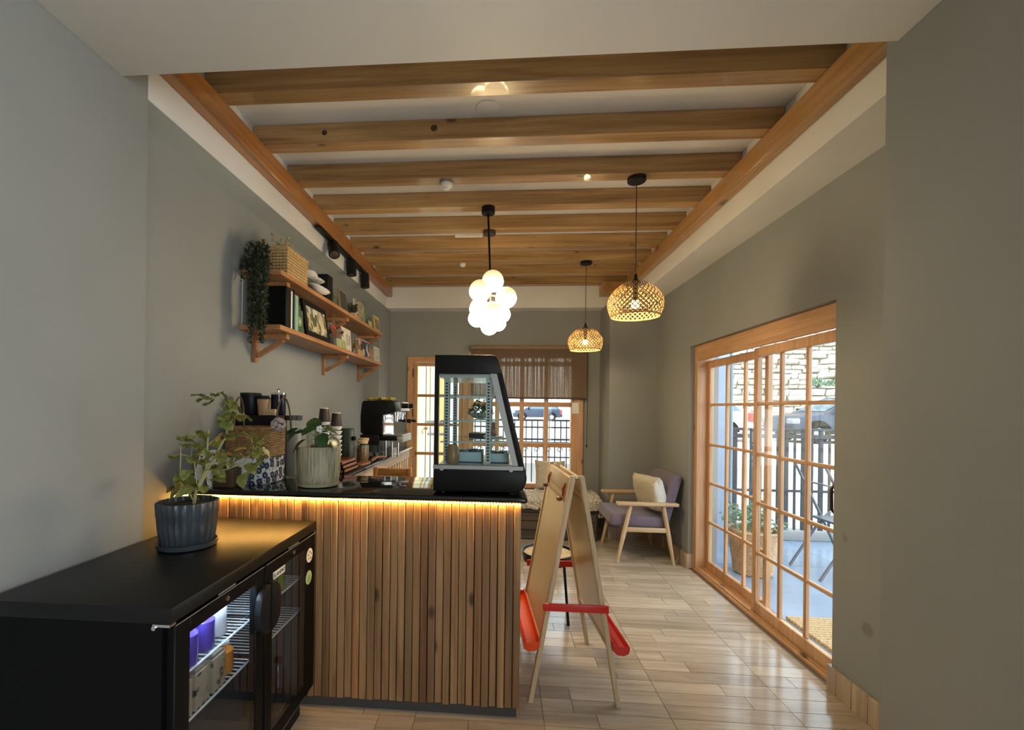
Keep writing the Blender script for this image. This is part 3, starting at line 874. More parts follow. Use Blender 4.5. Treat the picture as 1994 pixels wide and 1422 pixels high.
# ------------------------------------------------------------------ bottle fridge
def fridge():
    t = thing('bottle_fridge', 'low black two-door bottle fridge with glass doors beside the counter', 'fridge', (-1.11, 1.57, 0))
    X0, X1, Y0, Y1 = -1.385, -0.875, 1.118, 2.035
    part('top', B().box(X0, Y0 - 0.004, 0.846, -0.848, Y1 + 0.004, 0.889, 0.004, 2), M_FRTOP, t)
    part('side_panel', B().box(X0, Y0, 0.09, X1, Y0 + 0.03, 0.8455), M_FRIDGE, t)
    part('side_panel', B().box(X0, Y1 - 0.03, 0.09, X1, Y1, 0.8455), M_FRIDGE, t)
    part('back_panel', B().box(X0, Y0 + 0.03, 0.09, X0 + 0.03, Y1 - 0.03, 0.8455), M_LINER, t)
    part('floor_panel', B().box(X0 + 0.03, Y0 + 0.03, 0.09, X1, Y1 - 0.03, 0.13), M_LINER, t)
    part('inner_wall', B().box(X0 + 0.03, Y0 + 0.031, 0.13, X1 - 0.03, Y0 + 0.036, 0.845).box(X0 + 0.03, Y1 - 0.036, 0.13, X1 - 0.03, Y1 - 0.031, 0.845), M_LINER, t)
    part('plinth', B().box(X0 + 0.02, Y0 + 0.02, 0.0, X1 - 0.03, Y1 - 0.02, 0.09), M_BLACKM, t)
    part('front_rail', B().box(-0.895, Y0 + 0.03, 0.815, X1, Y1 - 0.03, 0.845).box(-0.895, 1.575, 0.13, X1, 1.60, 0.815), M_FRIDGE, t)
    hg = part('hinge', B().box(-0.90, Y0 - 0.003, 0.8385, -0.852, Y0 + 0.02, 0.8455).cyl((-0.895, Y0 - 0.006, 0.836), (-0.895, Y0 + 0.004, 0.836), 0.006, n=10), M_CHROME, t)
    part('hinge', B().box(-0.87, Y1 - 0.02, 0.8385, -0.848, Y1 + 0.003, 0.8455), M_CHROME, t)
    lamp = part('inner_lamp', B().box(-0.905, Y0 + 0.05, 0.80, -0.895, 1.56, 0.812), emit('cool_fridge_lamp', (0.62, 0.80, 1.0), 50.0), t, 'cool white strip lamp inside the near door')
    def door(y0, y1, far):
        z0, z1 = 0.135, 0.836
        x0, x1 = -0.874, -0.848
        ya, yb = (y0 + 0.06, y1 - 0.055) if not far else (y0 + 0.052, y1 - 0.10)
        za, zb = z0 + 0.055, z1 - 0.045
        b = B()
        b.box(x0, y0, z0, x1, ya, z1, 0.003, 1).box(x0, yb, z0, x1, y1, z1, 0.003, 1)
        b.box(x0, ya, z0, x1, yb, za, 0.003, 1).box(x0, ya, zb, x1, yb, z1, 0.003, 1)
        d = part('door', b, M_FRIDGE, t)
        part('glass', B().box(-0.856, ya - 0.004, za - 0.004, -0.851, yb + 0.004, zb + 0.004), M_FRGL, d, smooth=False)
        part('gasket', B().box(x0 - 0.001, ya - 0.006, zb - 0.002, x0 + 0.006, yb + 0.006, zb + 0.004).box(x1 - 0.001, y0 + 0.002, z1 - 0.0005, x1 + 0.001, y1 - 0.002, z1 + 0.0012), M_GREYMET, d)
        pts = [(0, 0.775), (-0.035, 0.77), (-0.06, 0.74), (-0.07, 0.69), (-0.06, 0.635), (-0.035, 0.605), (0, 0.60)]
        if far:
            part('handle', B().prism([(y0 - q[0] * 0.98 + 0.003, q[1]) for q in pts], 'x', -0.8475, -0.822, 0.004), M_BLACKM, d)
        else:
            part('handle', B().prism([(y1 + q[0] - 0.003, q[1]) for q in pts], 'x', -0.8475, -0.822, 0.004), M_BLACKM, d)
        part('lock', B().cyl((x1 - 0.002, (y0 + y1) / 2, 0.815), (x1 + 0.004, (y0 + y1) / 2, 0.815), 0.008, n=14), M_STEEL, d)
        part('vent_plate', B().box(-0.8485, (y0 + y1) / 2 - 0.045, 0.842, -0.8472, (y0 + y1) / 2 + 0.045, 0.8455), M_GREYMET, d)
        return d
    door(Y0 + 0.012, 1.583, False)
    d2 = door(1.592, Y1 - 0.004, True)
    # stickers on the far door
    x = -0.8475
    GR = plain('sticker_green', (0.30, 0.50, 0.16), 0.5)
    st = part('sticker', B().cyl((x - 0.0005, 1.968, 0.752), (x + 0.001, 1.968, 0.752), 0.031, n=26), M_PAPER, d2, 'round white sticker with green marks', angle=30)
    st2 = part('sticker', B().cyl((x - 0.0005, 1.962, 0.655), (x + 0.001, 1.962, 0.655), 0.030, n=26), plain('sticker_pale_green', (0.50, 0.62, 0.34), 0.5), d2, 'round pale green leaf sticker', angle=30)
    lb = part('brand_label', B().box(-0.8525, 1.651, 0.762, -0.849, 1.742, 0.788), M_PAPER, d2, 'white label with black lettering')
    text('lettering', 'ELANPRO', 0.0215, (-0.8486, 1.6965, 0.7745), (PI / 2, 0, PI / 2), M_BLACK, d2)
    b = B()
    for i in range(5):
        a = i * 2 * PI / 5 + 0.3
        b.cyl((x + 0.001, 1.968 + 0.016 * math.cos(a), 0.752 + 0.016 * math.sin(a)), (x + 0.0016, 1.968 + 0.016 * math.cos(a), 0.752 + 0.016 * math.sin(a)), 0.0045, n=8)
    part('marks', b, plain('sticker_dark_green', (0.10, 0.16, 0.06), 0.5), d2)
    part('leaf_mark', B().prism([(1.962, 0.675), (1.972, 0.66), (1.97, 0.64), (1.962, 0.63), (1.954, 0.64), (1.952, 0.66)], 'x', x + 0.001, x + 0.0016), GR, d2)
    # wire shelves
    def shelf(y0, y1, z):
        b = B()
        b.tube([(-0.895, y0, z), (-0.895, y1, z)], 0.004, 6)
        b.tube([(-1.33, y0, z), (-1.33, y1, z)], 0.003, 6)
        b.tube([(-1.1, y0, z - 0.003), (-1.1, y1, z - 0.003)], 0.003, 6)
        s = part('wire_shelf', b, M_WIRE, t)
        w_ = B()
        n = int((y1 - y0) / 0.021)
        for i in range(n + 1):
            y = y0 + (y1 - y0) * i / n
            w_.tube([(-1.345, y, z + 0.002), (-0.895, y, z + 0.002)], 0.0023, 5)
        part('wires', w_, M_WIRE, s, kind='stuff')
    for z in (0.645, 0.50):
        shelf(1.165, 1.57, z)
        shelf(1.61, 1.99, z)
    # contents
    PU = plain('purple_juice', (0.10, 0.06, 0.42), 0.25)
    def bottle(x, y, z, r, h, mat, lab, cat, grp, cap=None, capm=None):
        o = thing(cat + '_bottle' if cat in ('juice', 'water') else cat, lab, 'bottle' if 'bottle' in lab else cat, (x, y, z), grp)
        part('body', B().lathe([(r * 0.9, 0), (r, 0.006), (r, h * 0.72), (r * 0.55, h * 0.86), (r * 0.5, h * 0.93)], (x, y, z), 18), mat, o)
        part('cap', B().lathe([(r * 0.56, h * 0.93), (r * 0.56, h), (0, h * 1.005)], (x, y, z), 14), capm or M_WHITEP, o)
    z = 0.650
    g = 'bottles on the upper shelf behind the near fridge door'
    bottle(-0.925, 1.275, z, 0.034, 0.125, PU, 'purple juice bottle nearest the front frame of the near fridge door', 'juice', g, capm=PU)
    bottle(-0.93, 1.365, z, 0.032, 0.125, PU, 'second purple juice bottle on the upper fridge shelf', 'juice', g, capm=PU)
    bottle(-1.01, 1.27, z, 0.033, 0.125, PU, 'purple juice bottle in the back row of the upper fridge shelf', 'juice', g, capm=PU)
    bottle(-0.95, 1.455, z, 0.034, 0.12, plain('milk_white', (0.7, 0.72, 0.72), 0.4), 'white labelled bottle behind the purple juice bottles', 'juice', g, capm=plain('orange_cap', (0.7, 0.25, 0.04), 0.4))
    bottle(-1.03, 1.50, z, 0.030, 0.13, plain('green_drink', (0.10, 0.25, 0.06), 0.3), 'green bottle deepest on the near upper fridge shelf', 'juice', g)
    TAN = ramped('tan_carton_print', [(0.45, (0.40, 0.33, 0.24)), (0.56, (0.40, 0.33, 0.24)), (0.62, (0.05, 0.04, 0.035))], (26, 26, 26), rough=0.5)
    for i, y in enumerate((1.24, 1.32, 1.40)):
        o = thing('drink_carton', ['tan printed drink carton nearest the fridge front frame', 'middle tan drink carton on the lower near fridge shelf', 'third tan drink carton on the lower near fridge shelf'][i], 'carton', (-0.93, y, 0.505), 'tan cartons in the fridge')
        part('box', B().box(-0.97, y - 0.034, 0.505, -0.898, y + 0.034, 0.612, 0.004), TAN, o)
        part('lid', B().box(-0.965, y - 0.03, 0.6125, -0.903, y + 0.03, 0.620), plain('carton_lid', (0.3, 0.26, 0.2), 0.5), o)
    bottle(-0.94, 1.485, 0.505, 0.032, 0.105, plain('orange_preserve', (0.6, 0.22, 0.03), 0.3), 'orange preserve jar beside the tan cartons in the fridge', 'jar', None)
    RED = plain('red_fruit_pack', (0.30, 0.06, 0.03), 0.4, var=0.5, scale=30)
    for i, (x, y) in enumerate(((-0.97, 1.24), (-1.0, 1.34), (-1.1, 1.27))):
        solo('apple', B().lathe([(0.012, 0.002), (0.032, 0.012), (0.038, 0.035), (0.032, 0.056), (0.014, 0.064), (0.0, 0.058)], (x, y, 0.1306), 16), RED, ['red apple nearest the front on the fridge floor', 'red apple farther along the fridge floor', 'red apple at the back of the fridge floor'][i], 'apple', 'apples in the fridge')
    for i, y in enumerate((1.70, 1.765, 1.83)):
        bottle(-0.925, y, 0.652, 0.027, 0.135, plain('green_soda_%d' % i, (0.10 + 0.03 * i, 0.26, 0.05), 0.2), ['green soda bottle nearest the double handle behind the far fridge door', 'middle green soda bottle behind the far fridge door', 'green soda bottle farthest along behind the far fridge door'][i], 'juice', 'green bottles behind the far fridge door')
    WB = glass('water_bottle_plastic', (0.72, 0.74, 0.85), rough=0.1)
    for i, (x, y) in enumerate(((-0.94, 1.78), (-0.94, 1.87), (-1.03, 1.82))):
        bottle(x, y, 0.1306, 0.034, 0.21, WB, ['clear water bottle with dark cap low behind the far fridge door', 'second clear water bottle low behind the far fridge door', 'clear water bottle in the back row behind the far fridge door'][i], 'water', 'water bottles in the fridge', capm=M_BLACK)
fridge()

# ------------------------------------------------------------------ plants on the fridge and the counter
def coleus():
    c = (-1.172, 1.622)
    t = thing('potted_coleus', 'tall yellow-green leafy plant in a fluted blue-grey pot on the black fridge', 'potted plant', (c[0], c[1], 0.8895))
    z = 0.8895
    part('saucer', B().lathe([(0.085, 0), (0.099, 0.004), (0.103, 0.022), (0.098, 0.022), (0.092, 0.010), (0.0, 0.008)], (*c, z), 40), M_GREYPOT, t)
    part('pot', B().lathe([(0.086, 0.009), (0.090, 0.014), (0.098, 0.08), (0.101, 0.118), (0.1025, 0.122), (0.105, 0.165), (0.104, 0.170), (0.098, 0.170), (0.096, 0.150), (0.0, 0.149)], (*c, z), 112, -0.045, 28), M_GREYPOT, t, angle=60)
    part('soil', B().lathe([(0.0905, 0.1495), (0.08, 0.156), (0.0, 0.160)], (*c, z), 28), M_SOIL, t)
    S = [[(-1.149, 1.62, 1.046), (-1.141, 1.62, 1.098), (-1.101, 1.62, 1.177), (-1.095, 1.62, 1.304), (-1.091, 1.62, 1.329)],
         [(-1.146, 1.62, 1.046), (-1.14, 1.62, 1.09), (-1.081, 1.62, 1.202), (-1.021, 1.615, 1.306), (-1.007, 1.61, 1.393), (-1.054, 1.61, 1.471)],
         [(-1.091, 1.622, 1.178), (-1.02, 1.625, 1.179), (-0.959, 1.63, 1.205), (-0.927, 1.64, 1.254), (-0.945, 1.65, 1.297)],
         [(-0.927, 1.64, 1.254), (-0.92, 1.645, 1.264), (-0.89, 1.65, 1.303)],
         [(-1.152, 1.62, 1.06), (-1.196, 1.61, 1.17), (-1.187, 1.60, 1.269), (-1.175, 1.60, 1.303)],
         [(-1.137, 1.62, 1.123), (-1.158, 1.63, 1.22), (-1.228, 1.65, 1.231)],
         [(-1.007, 1.61, 1.389), (-0.982, 1.61, 1.384), (-0.97, 1.615, 1.39)], [(-1.02, 1.61, 1.39), (-1.06, 1.60, 1.43), (-1.085, 1.59, 1.45)]]
    for i, p in enumerate(S):
        part('stem', B().tube(p, 0.003, 6, rs=[0.0055 - 0.0035 * k / (len(p) - 1) if i < 2 else 0.0022 for k in range(len(p))]), M_STEM, t)
    L = [(-1.08, 1.583, 1.453), (-1.058, 1.626, 1.466), (-0.996, 1.602, 1.432), (-0.991, 1.635, 1.418), (-0.977, 1.638, 1.384), (-0.999, 1.559, 1.38), (-0.989, 1.552, 1.348), (-1.151, 1.667, 1.306), (-0.946, 1.586, 1.323), (-0.983, 1.583, 1.309), (-1.118, 1.689, 1.269), (-1.044, 1.616, 1.315), (-1.161, 1.667, 1.255), (-1.054, 1.617, 1.245), (-1.028, 1.639, 1.24), (-1.149, 1.571, 1.306), (-1.176, 1.639, 1.302), (-1.267, 1.672, 1.225), (-1.161, 1.623, 1.225), (-1.146, 1.654, 1.202), (-1.097, 1.644, 1.194), (-1.011, 1.559, 1.197), (-1.126, 1.656, 1.152), (-1.066, 1.633, 1.147), (-1.183, 1.592, 1.155), (-1.135, 1.554, 1.171), (-1.188, 1.671, 1.113), (-1.108, 1.616, 1.109), (-1.242, 1.651, 1.11), (-1.275, 1.673, 1.095), (-0.922, 1.65, 1.306), (-0.912, 1.679, 1.304), (-0.882, 1.605, 1.29), (-0.887, 1.662, 1.241), (-0.91, 1.612, 1.245), (-0.923, 1.681, 1.213), (-0.959, 1.673, 1.188), (-0.933, 1.564, 1.161), (-0.969, 1.569, 1.23), (-1.149, 1.58, 1.11), (-1.187, 1.685, 1.07), (-1.018, 1.611, 1.447), (-1.013, 1.638, 1.398), (-1.005, 1.592, 1.41), (-1.088, 1.621, 1.241), (-1.122, 1.604, 1.237), (-1.027, 1.599, 1.22), (-1.099, 1.632, 1.181), (-1.181, 1.632, 1.135)]
    ms = [leaf_mesh('leaf', 0.056, 0.046, M_COLEUS, 0.2, 0.3, 5, 1), leaf_mesh('leaf', 0.066, 0.052, M_COLEUS, 0.1, 0.45, 5, 1), leaf_mesh('leaf', 0.040, 0.030, M_COLEUS, 0.3, 0.2, 5, 1)]
    tw = B()
    pts = [Vector(q) for p in S for a, b in zip(p, p[1:]) for q in [Vector(a).lerp(Vector(b), k / 6) for k in range(7)]]
    o = Vector((c[0], c[1], 0.8895))
    tips = {0, 1, 15, 16, 30, 31, 32}
    for i, q in enumerate(L):
        q = Vector(q)
        near = min(pts, key=lambda s: (s - q).length)
        d = q - near
        yaw = math.atan2(-d.x, d.y) if d.length > 0.004 else rnd.uniform(0, 6.28)
        if i in tips:
            me, pitch = ms[2], rnd.uniform(0.2, 0.9)
        else:
            me, pitch = ms[rnd.choice((0, 0, 1))], rnd.uniform(-0.75, 0.15)
        yaw += rnd.uniform(-0.6, 0.6)
        dirv = Vector((-math.sin(yaw) * math.cos(pitch), math.cos(yaw) * math.cos(pitch), math.sin(pitch)))
        base = q - dirv * 0.03
        inst('leaf', me, t, place(base - o, yaw, pitch, rnd.uniform(-0.7, 0.7)))
        tw.tube([near, near.lerp(base, 0.5) + Vector((0, 0, 0.004)), base], 0.0013, 4)
        if i in tips or i % 3 == 0:
            for k in range(3):
                inst('leaf', ms[2], t, place(base - o, yaw + 1.6 * (k + 1), pitch + rnd.uniform(-0.3, 0.3), 0, 0.8))
    r3 = random.Random(21)
    for k in range(34):
        near = pts[int(len(pts) * (0.12 + 0.88 * r3.random())) % len(pts)]
        if near.z < 1.11: continue
        yaw, pitch = r3.uniform(0, 6.28), r3.uniform(-0.7, 0.3)
        d = Vector((-math.sin(yaw) * math.cos(pitch), math.cos(yaw) * math.cos(pitch), math.sin(pitch)))
        base = near + d * 0.018
        if base.x < -1.30: continue
        inst('leaf', ms[r3.choice((0, 2, 2))], t, place(base - o, yaw, pitch, r3.uniform(-0.5, 0.5)))
        tw.tube([near, base], 0.0012, 4)
    part('leaf_stalks', tw, M_STEM, t, kind='stuff')
coleus()

def ribbed_plant():
    c = (-1.015, 2.465); z = 0.9765
    t = thing('potted_green_plant', 'dark broad-leaved plant in a ribbed beige ceramic pot on the counter', 'potted plant', (*c, z))
    P = N('beige_ribbed_glaze'); P.set(rough=0.45)
    v = P.coords((120, 120, 6), rand=False)
    h = P.noise(v, 1.0, 3)
    P.color(P.ramp(h, [(0.32, (0.17, 0.145, 0.085)), (0.5, (0.36, 0.325, 0.22)), (0.7, (0.46, 0.42, 0.30))])); P.bump(h, 0.7, 0.006)
    part('saucer', B().lathe([(0.085, 0), (0.108, 0.005), (0.114, 0.022), (0.108, 0.022), (0.10, 0.010), (0.0, 0.008)], (*c, z), 40), plain('beige_saucer', (0.40, 0.36, 0.25), 0.3), t)
    part('pot', B().lathe([(0.098, 0.009), (0.105, 0.014), (0.112, 0.05), (0.1165, 0.14), (0.117, 0.218), (0.114, 0.222), (0.109, 0.220), (0.107, 0.200), (0.0, 0.199)], (*c, z), 120, 0.02, 60), P.m, t, angle=60)
    part('soil', B().lathe([(0.104, 0.2), (0.09, 0.206), (0.0, 0.208)], (*c, z), 24), M_SOIL, t)
    L = [((-1.025, 2.437, 1.33), 1.0, 0.3), ((-0.976, 2.385, 1.235), -0.9, 3.1), ((-1.103, 2.40, 1.215), -0.5, 2.2), ((-1.155, 2.43, 1.288), -0.2, 1.4), ((-1.173, 2.449, 1.25), -0.6, 1.7), ((-0.917, 2.404, 1.293), -0.1, -1.3), ((-0.881, 2.36, 1.225), -0.6, -2.0), ((-1.099, 2.43, 1.285), 0.1, 1.2), ((-0.98, 2.445, 1.286), 0.3, -0.9), ((-0.898, 2.437, 1.237), -0.4, -1.5), ((-1.051, 2.39, 1.29), -0.2, 2.7), ((-1.0, 2.50, 1.32), 0.4, 0.2), ((-0.95, 2.52, 1.30), 0.0, -0.6)]
    big = leaf_mesh('leaf', 0.105, 0.085, M_DKLEAF, 0.2, 0.35, 6)
    lb = leaf_mesh('leaf', 0.085, 0.065, M_DKLEAF, 0.2, 0.3, 6)
    st = B()
    o = Vector((*c, z))
    for i, (q, p, y) in enumerate(L):
        q = Vector(q)
        d = Vector((-math.sin(y) * math.cos(p), math.cos(y) * math.cos(p), math.sin(p)))
        base = q - d * 0.05
        inst('leaf', big if i < 3 else lb, t, place(base - o, y, p, rnd.uniform(-0.3, 0.3)))
        root = Vector((c[0] + rnd.uniform(-0.03, 0.03), c[1] + rnd.uniform(-0.03, 0.03), z + 0.2))
        st.tube([root, root.lerp(base, 0.5) + Vector((0, 0, 0.03)), base], 0.0028, 5)
    part('stems', st, M_STEM, t)
    fl = B()
    for k in range(5):
        a = k * 1.26
        fl.sphere((-0.985 + 0.012 * math.cos(a), 2.40, 1.296 + 0.012 * math.sin(a)), 0.009, 8, 6, 1, 0.5, 1)
    part('bloom', fl, M_WHITEP, t, 'small white bloom')
resettle(built(ribbed_plant), (-1.015, 2.465, 0.9765), (-0.919, 2.231, 1.0185), 0.905)

def wicker_wall(b, f, z0, z1, rows, seg, r=0.006, amp=0.003, squash=1.0):
    """horizontal woven rings: f(angle, height fraction) -> (x, y)"""
    for i in range(rows):
        t = (i + 0.5) / rows
        z = z0 + (z1 - z0) * t
        pts = []
        for k in range(seg):
            a = 2 * PI * k / seg
            x, y = f(a, t)
            s = amp * (1 if (k + i) % 2 else -1)
            n = Vector((math.cos(a), math.sin(a)))
            pts.append((x + n.x * s, y + n.y * s, z))
        b.tube(pts, r, 5, closed=True)

def rrect(cx, cy, hx, hy, e=4.0):
    def f(a, t=0, grow=0.0):
        c, s = math.cos(a), math.sin(a)
        r = (abs(c / (hx + grow * t)) ** e + abs(s / (hy + grow * t)) ** e) ** (-1 / e)
        return cx + r * c, cy + r * s
    return f

def counter_basket():
    cx, cy, z = -1.30, 2.32, 1.0185
    t = thing('wicker_basket', 'wicker basket with white blue-flowered fabric lower band and looped handles on the counter', 'basket', (cx, cy, z))
    x = N('flower_print_fabric'); x.set(rough=0.85)
    v = x.coords((1, 1, 1), rand=False)
    sx = x.n('SeparateXYZ'); x.l(v, sx.inputs[0])
    cm = x.n('CombineXYZ')
    ad = x.n('Math', operation='ADD'); x.l(sx.outputs[0], ad.inputs[0]); x.l(sx.outputs[1], ad.inputs[1])
    x.l(ad.outputs[0], cm.inputs[0]); x.l(sx.outputs[2], cm.inputs[1])
    def flowers(scale, r0, r1):
        vo = x.n('TexVoronoi', voronoi_dimensions='2D'); vo.inputs['Scale'].default_value = scale; vo.inputs['Randomness'].default_value = 0.8
        x.l(cm.outputs[0], vo.inputs['Vector'])
        return x.ramp(vo.outputs['Distance'], [(0.0, (0, 0, 0)), (r0 * 0.14, (0, 0, 0)), (r0 * 0.26, (1, 1, 1)), (r0, (1, 1, 1)), (r1, (0, 0, 0))])
    fl = x.mix(1.0, flowers(24, 0.40, 0.44), flowers(58, 0.20, 0.25), 'LIGHTEN')
    reg = x.n('Math', operation='MULTIPLY_ADD'); x.l(sx.outputs[2], reg.inputs[0]); reg.inputs[1].default_value = -0.25; x.l(sx.outputs[0], reg.inputs[2])
    mask = x.ramp(reg.outputs[0], [(0.0, (0, 0, 0)), (0.02, (1, 1, 1)), (0.14, (1, 1, 1)), (0.15, (0, 0, 0))])
    fl = x.mix(1.0, fl, mask, 'MULTIPLY')
    x.color(x.mix(fl, (0.46, 0.47, 0.45, 1), (0.022, 0.03, 0.06, 1)))
    f = rrect(cx, cy, 0.128, 0.115)
    b = B()
    prof = [(0.97, 0.0), (1.0, 0.004), (1.0, 0.07), (1.0, 0.132), (0.985, 0.134), (0.96, 0.13)]
    rings = []
    n = 48
    for s, zz in prof:
        rings.append([b.bm.verts.new((cx + (f(2 * PI * k / n)[0] - cx) * s, cy + (f(2 * PI * k / n)[1] - cy) * s, z + zz)) for k in range(n)])
    for p, q in zip(rings, rings[1:]):
        for k in range(n):
            b.bm.faces.new((p[k], p[(k + 1) % n], q[(k + 1) % n], q[k]))
    b.bm.faces.new(rings[0][::-1])
    part('fabric_band', b, x.m, t, 'white fabric band with a dark blue flower print')
    b = B()
    wicker_wall(b, lambda a, q: ((f(a)[0] - cx) * 0.965 + cx, (f(a)[1] - cy) * 0.965 + cy), z + 0.138, z + 0.275, 15, 88, 0.0062, 0.0022)
    part('wicker_body', b, M_WICKER, t)
    part('liner', B().prism([((f(2 * PI * k / 40)[0] - cx) * 0.93 + cx, (f(2 * PI * k / 40)[1] - cy) * 0.93 + cy) for k in range(40)], 'z', z + 0.01, z + 0.25), M_WICKER, t)
    part('rim', B().tube([((f(2 * PI * k / 48)[0] - cx) * 0.97 + cx, (f(2 * PI * k / 48)[1] - cy) * 0.97 + cy, z + 0.282) for k in range(48)], 0.009, 7, closed=True), M_WICKER, t)
    for xx in (cx - 0.115, cx + 0.11):
        pts = [(xx + 0.02, cy - 0.045 + 0.045 * (1 - math.cos(PI * k / 14)), z + 0.275 + 0.17 * math.sin(PI * k / 14) ** 0.7) for k in range(15)]
        pts = [(p[0] + (0.04 * (k / 14) if xx > cx else 0), p[1], p[2]) for k, p in enumerate(pts)]
        part('handle', B().tube(pts, 0.0045, 6), plain('leather', (0.09, 0.045, 0.025), 0.5), t)
    b = B()
    for i in range(60):
        a, bb = rnd.uniform(0, 6.28), rnd.uniform(-1, 1)
        q = Vector((math.cos(a) * math.sqrt(1 - bb * bb), math.sin(a) * math.sqrt(1 - bb * bb), bb)) * 0.028
        b.sphere(Vector((-1.125, 2.215, 1.325)) + q, 0.010, 6, 4)
    solo('wool_pompom', b, ramped('mauve_wool', [(0.3, (0.28, 0.22, 0.21)), (0.7, (0.48, 0.40, 0.38))], (60, 60, 60), rough=0.95), 'fluffy mauve wool pompom resting on the wicker basket rim', 'pompom')
counter_basket()

def card_stand():
    z = 1.0183
    t = thing('folded_card', 'white folded tent card behind the leafy plant on the counter end', 'card', (-1.455, 2.15, z))
    part('leaf', B().prism([(-1.492, z), (-1.452, z + 0.175), (-1.449, z + 0.175), (-1.489, z)], 'y', 2.09, 2.20), M_PAPER, t)
    part('leaf', B().prism([(-1.409, z), (-1.448, z + 0.175), (-1.445, z + 0.175), (-1.405, z)], 'y', 2.09, 2.20), M_PAPER, t)
    solo('napkin_box', B().box(-1.395, 2.10, z, -1.30, 2.19, z + 0.09, 0.004).box(-1.385, 2.11, z + 0.09, -1.31, 2.18, z + 0.095), plain('dark_brown_box', (0.05, 0.03, 0.015), 0.5), 'small dark brown napkin box beside the white tent card', 'box')

card_stand()

# ------------------------------------------------------------------ things along the kitchen wall
def kitchen_things():
    zc = 1.0184; zk = 0.9426
    # black drawer unit with canisters
    t = thing('black_drawer_unit', 'black box unit at the wall behind the wicker basket', 'box unit', (-1.40, 2.53, zc))
    part('body', B().box(-1.53, 2.46, zc, -1.265, 2.597, 1.365, 0.005), M_BLACK, t)
    part('front', B().box(-1.52, 2.454, 1.17, -1.275, 2.4595, 1.35, 0.003, 1), M_BLACKM, t)
    def lathe_thing(name, lab, cat, pos, prof, mat, parts=(), grp=None):
        o = thing(name, lab, cat, pos, grp)
        part('body', B().lathe(prof, pos, 26), mat, o)
        for pn, pp, pm in parts:
            part(pn, B().lathe(pp, pos, 26), pm, o)
        return o
    zt = 1.3655
    lathe_thing('black_canister', 'large black canister standing on the black box unit', 'canister', (-1.452, 2.53, zt), [(0.052, 0), (0.055, 0.004), (0.055, 0.105)], M_BLACK, (('lid', [(0.057, 0.1055), (0.057, 0.128), (0.0, 0.130)], M_BLACKM),))
    kp = plain('kraft_paper', (0.36, 0.22, 0.11), 0.6)
    lathe_thing('paper_cup', 'brown paper cup with a black lid on the black box unit', 'cup', (-1.362, 2.505, zt), [(0.026, 0.0), (0.035, 0.09), (0.034, 0.092), (0, 0.09)], kp, (('lid', [(0.038, 0.0925), (0.037, 0.10), (0.031, 0.104), (0.030, 0.112), (0.0, 0.113)], M_BLACK),))
    lathe_thing('glass_press', 'small shiny black press pot at the end of the black box unit', 'pot', (-1.302, 2.562, zt), [(0.040, 0), (0.042, 0.004), (0.042, 0.12)], plain('dark_gloss', (0.01, 0.01, 0.015), 0.08), (('lid', [(0.043, 0.1205), (0.040, 0.13), (0.006, 0.134), (0.006, 0.146), (0.01, 0.15), (0.0, 0.156)], M_CHROME),))
    solo('wooden_block', B().box(-1.345, 2.463, zt, -1.272, 2.486, zt + 0.035, 0.003), M_PALEX, 'small wooden block in front of the press pot', 'block')
    o = thing('glass_jar', 'glass jar with a dark lid just past the wicker basket', 'jar', (-1.195, 2.53, zc))
    part('glass', B().lathe([(0.043, 0), (0.045, 0.005), (0.045, 0.315), (0.04, 0.32)], (-1.195, 2.53, zc), 24), M_JAR, o)
    part('filling', B().lathe([(0.041, 0.004), (0.041, 0.26), (0, 0.262)], (-1.195, 2.53, zc), 20), plain('milky_powder', (0.45, 0.46, 0.45), 0.6), o)
    part('lid', B().lathe([(0.05, 0.3205), (0.05, 0.347), (0.0, 0.349)], (-1.195, 2.53, zc), 24), plain('dark_olive_lid', (0.03, 0.03, 0.02), 0.4), o)

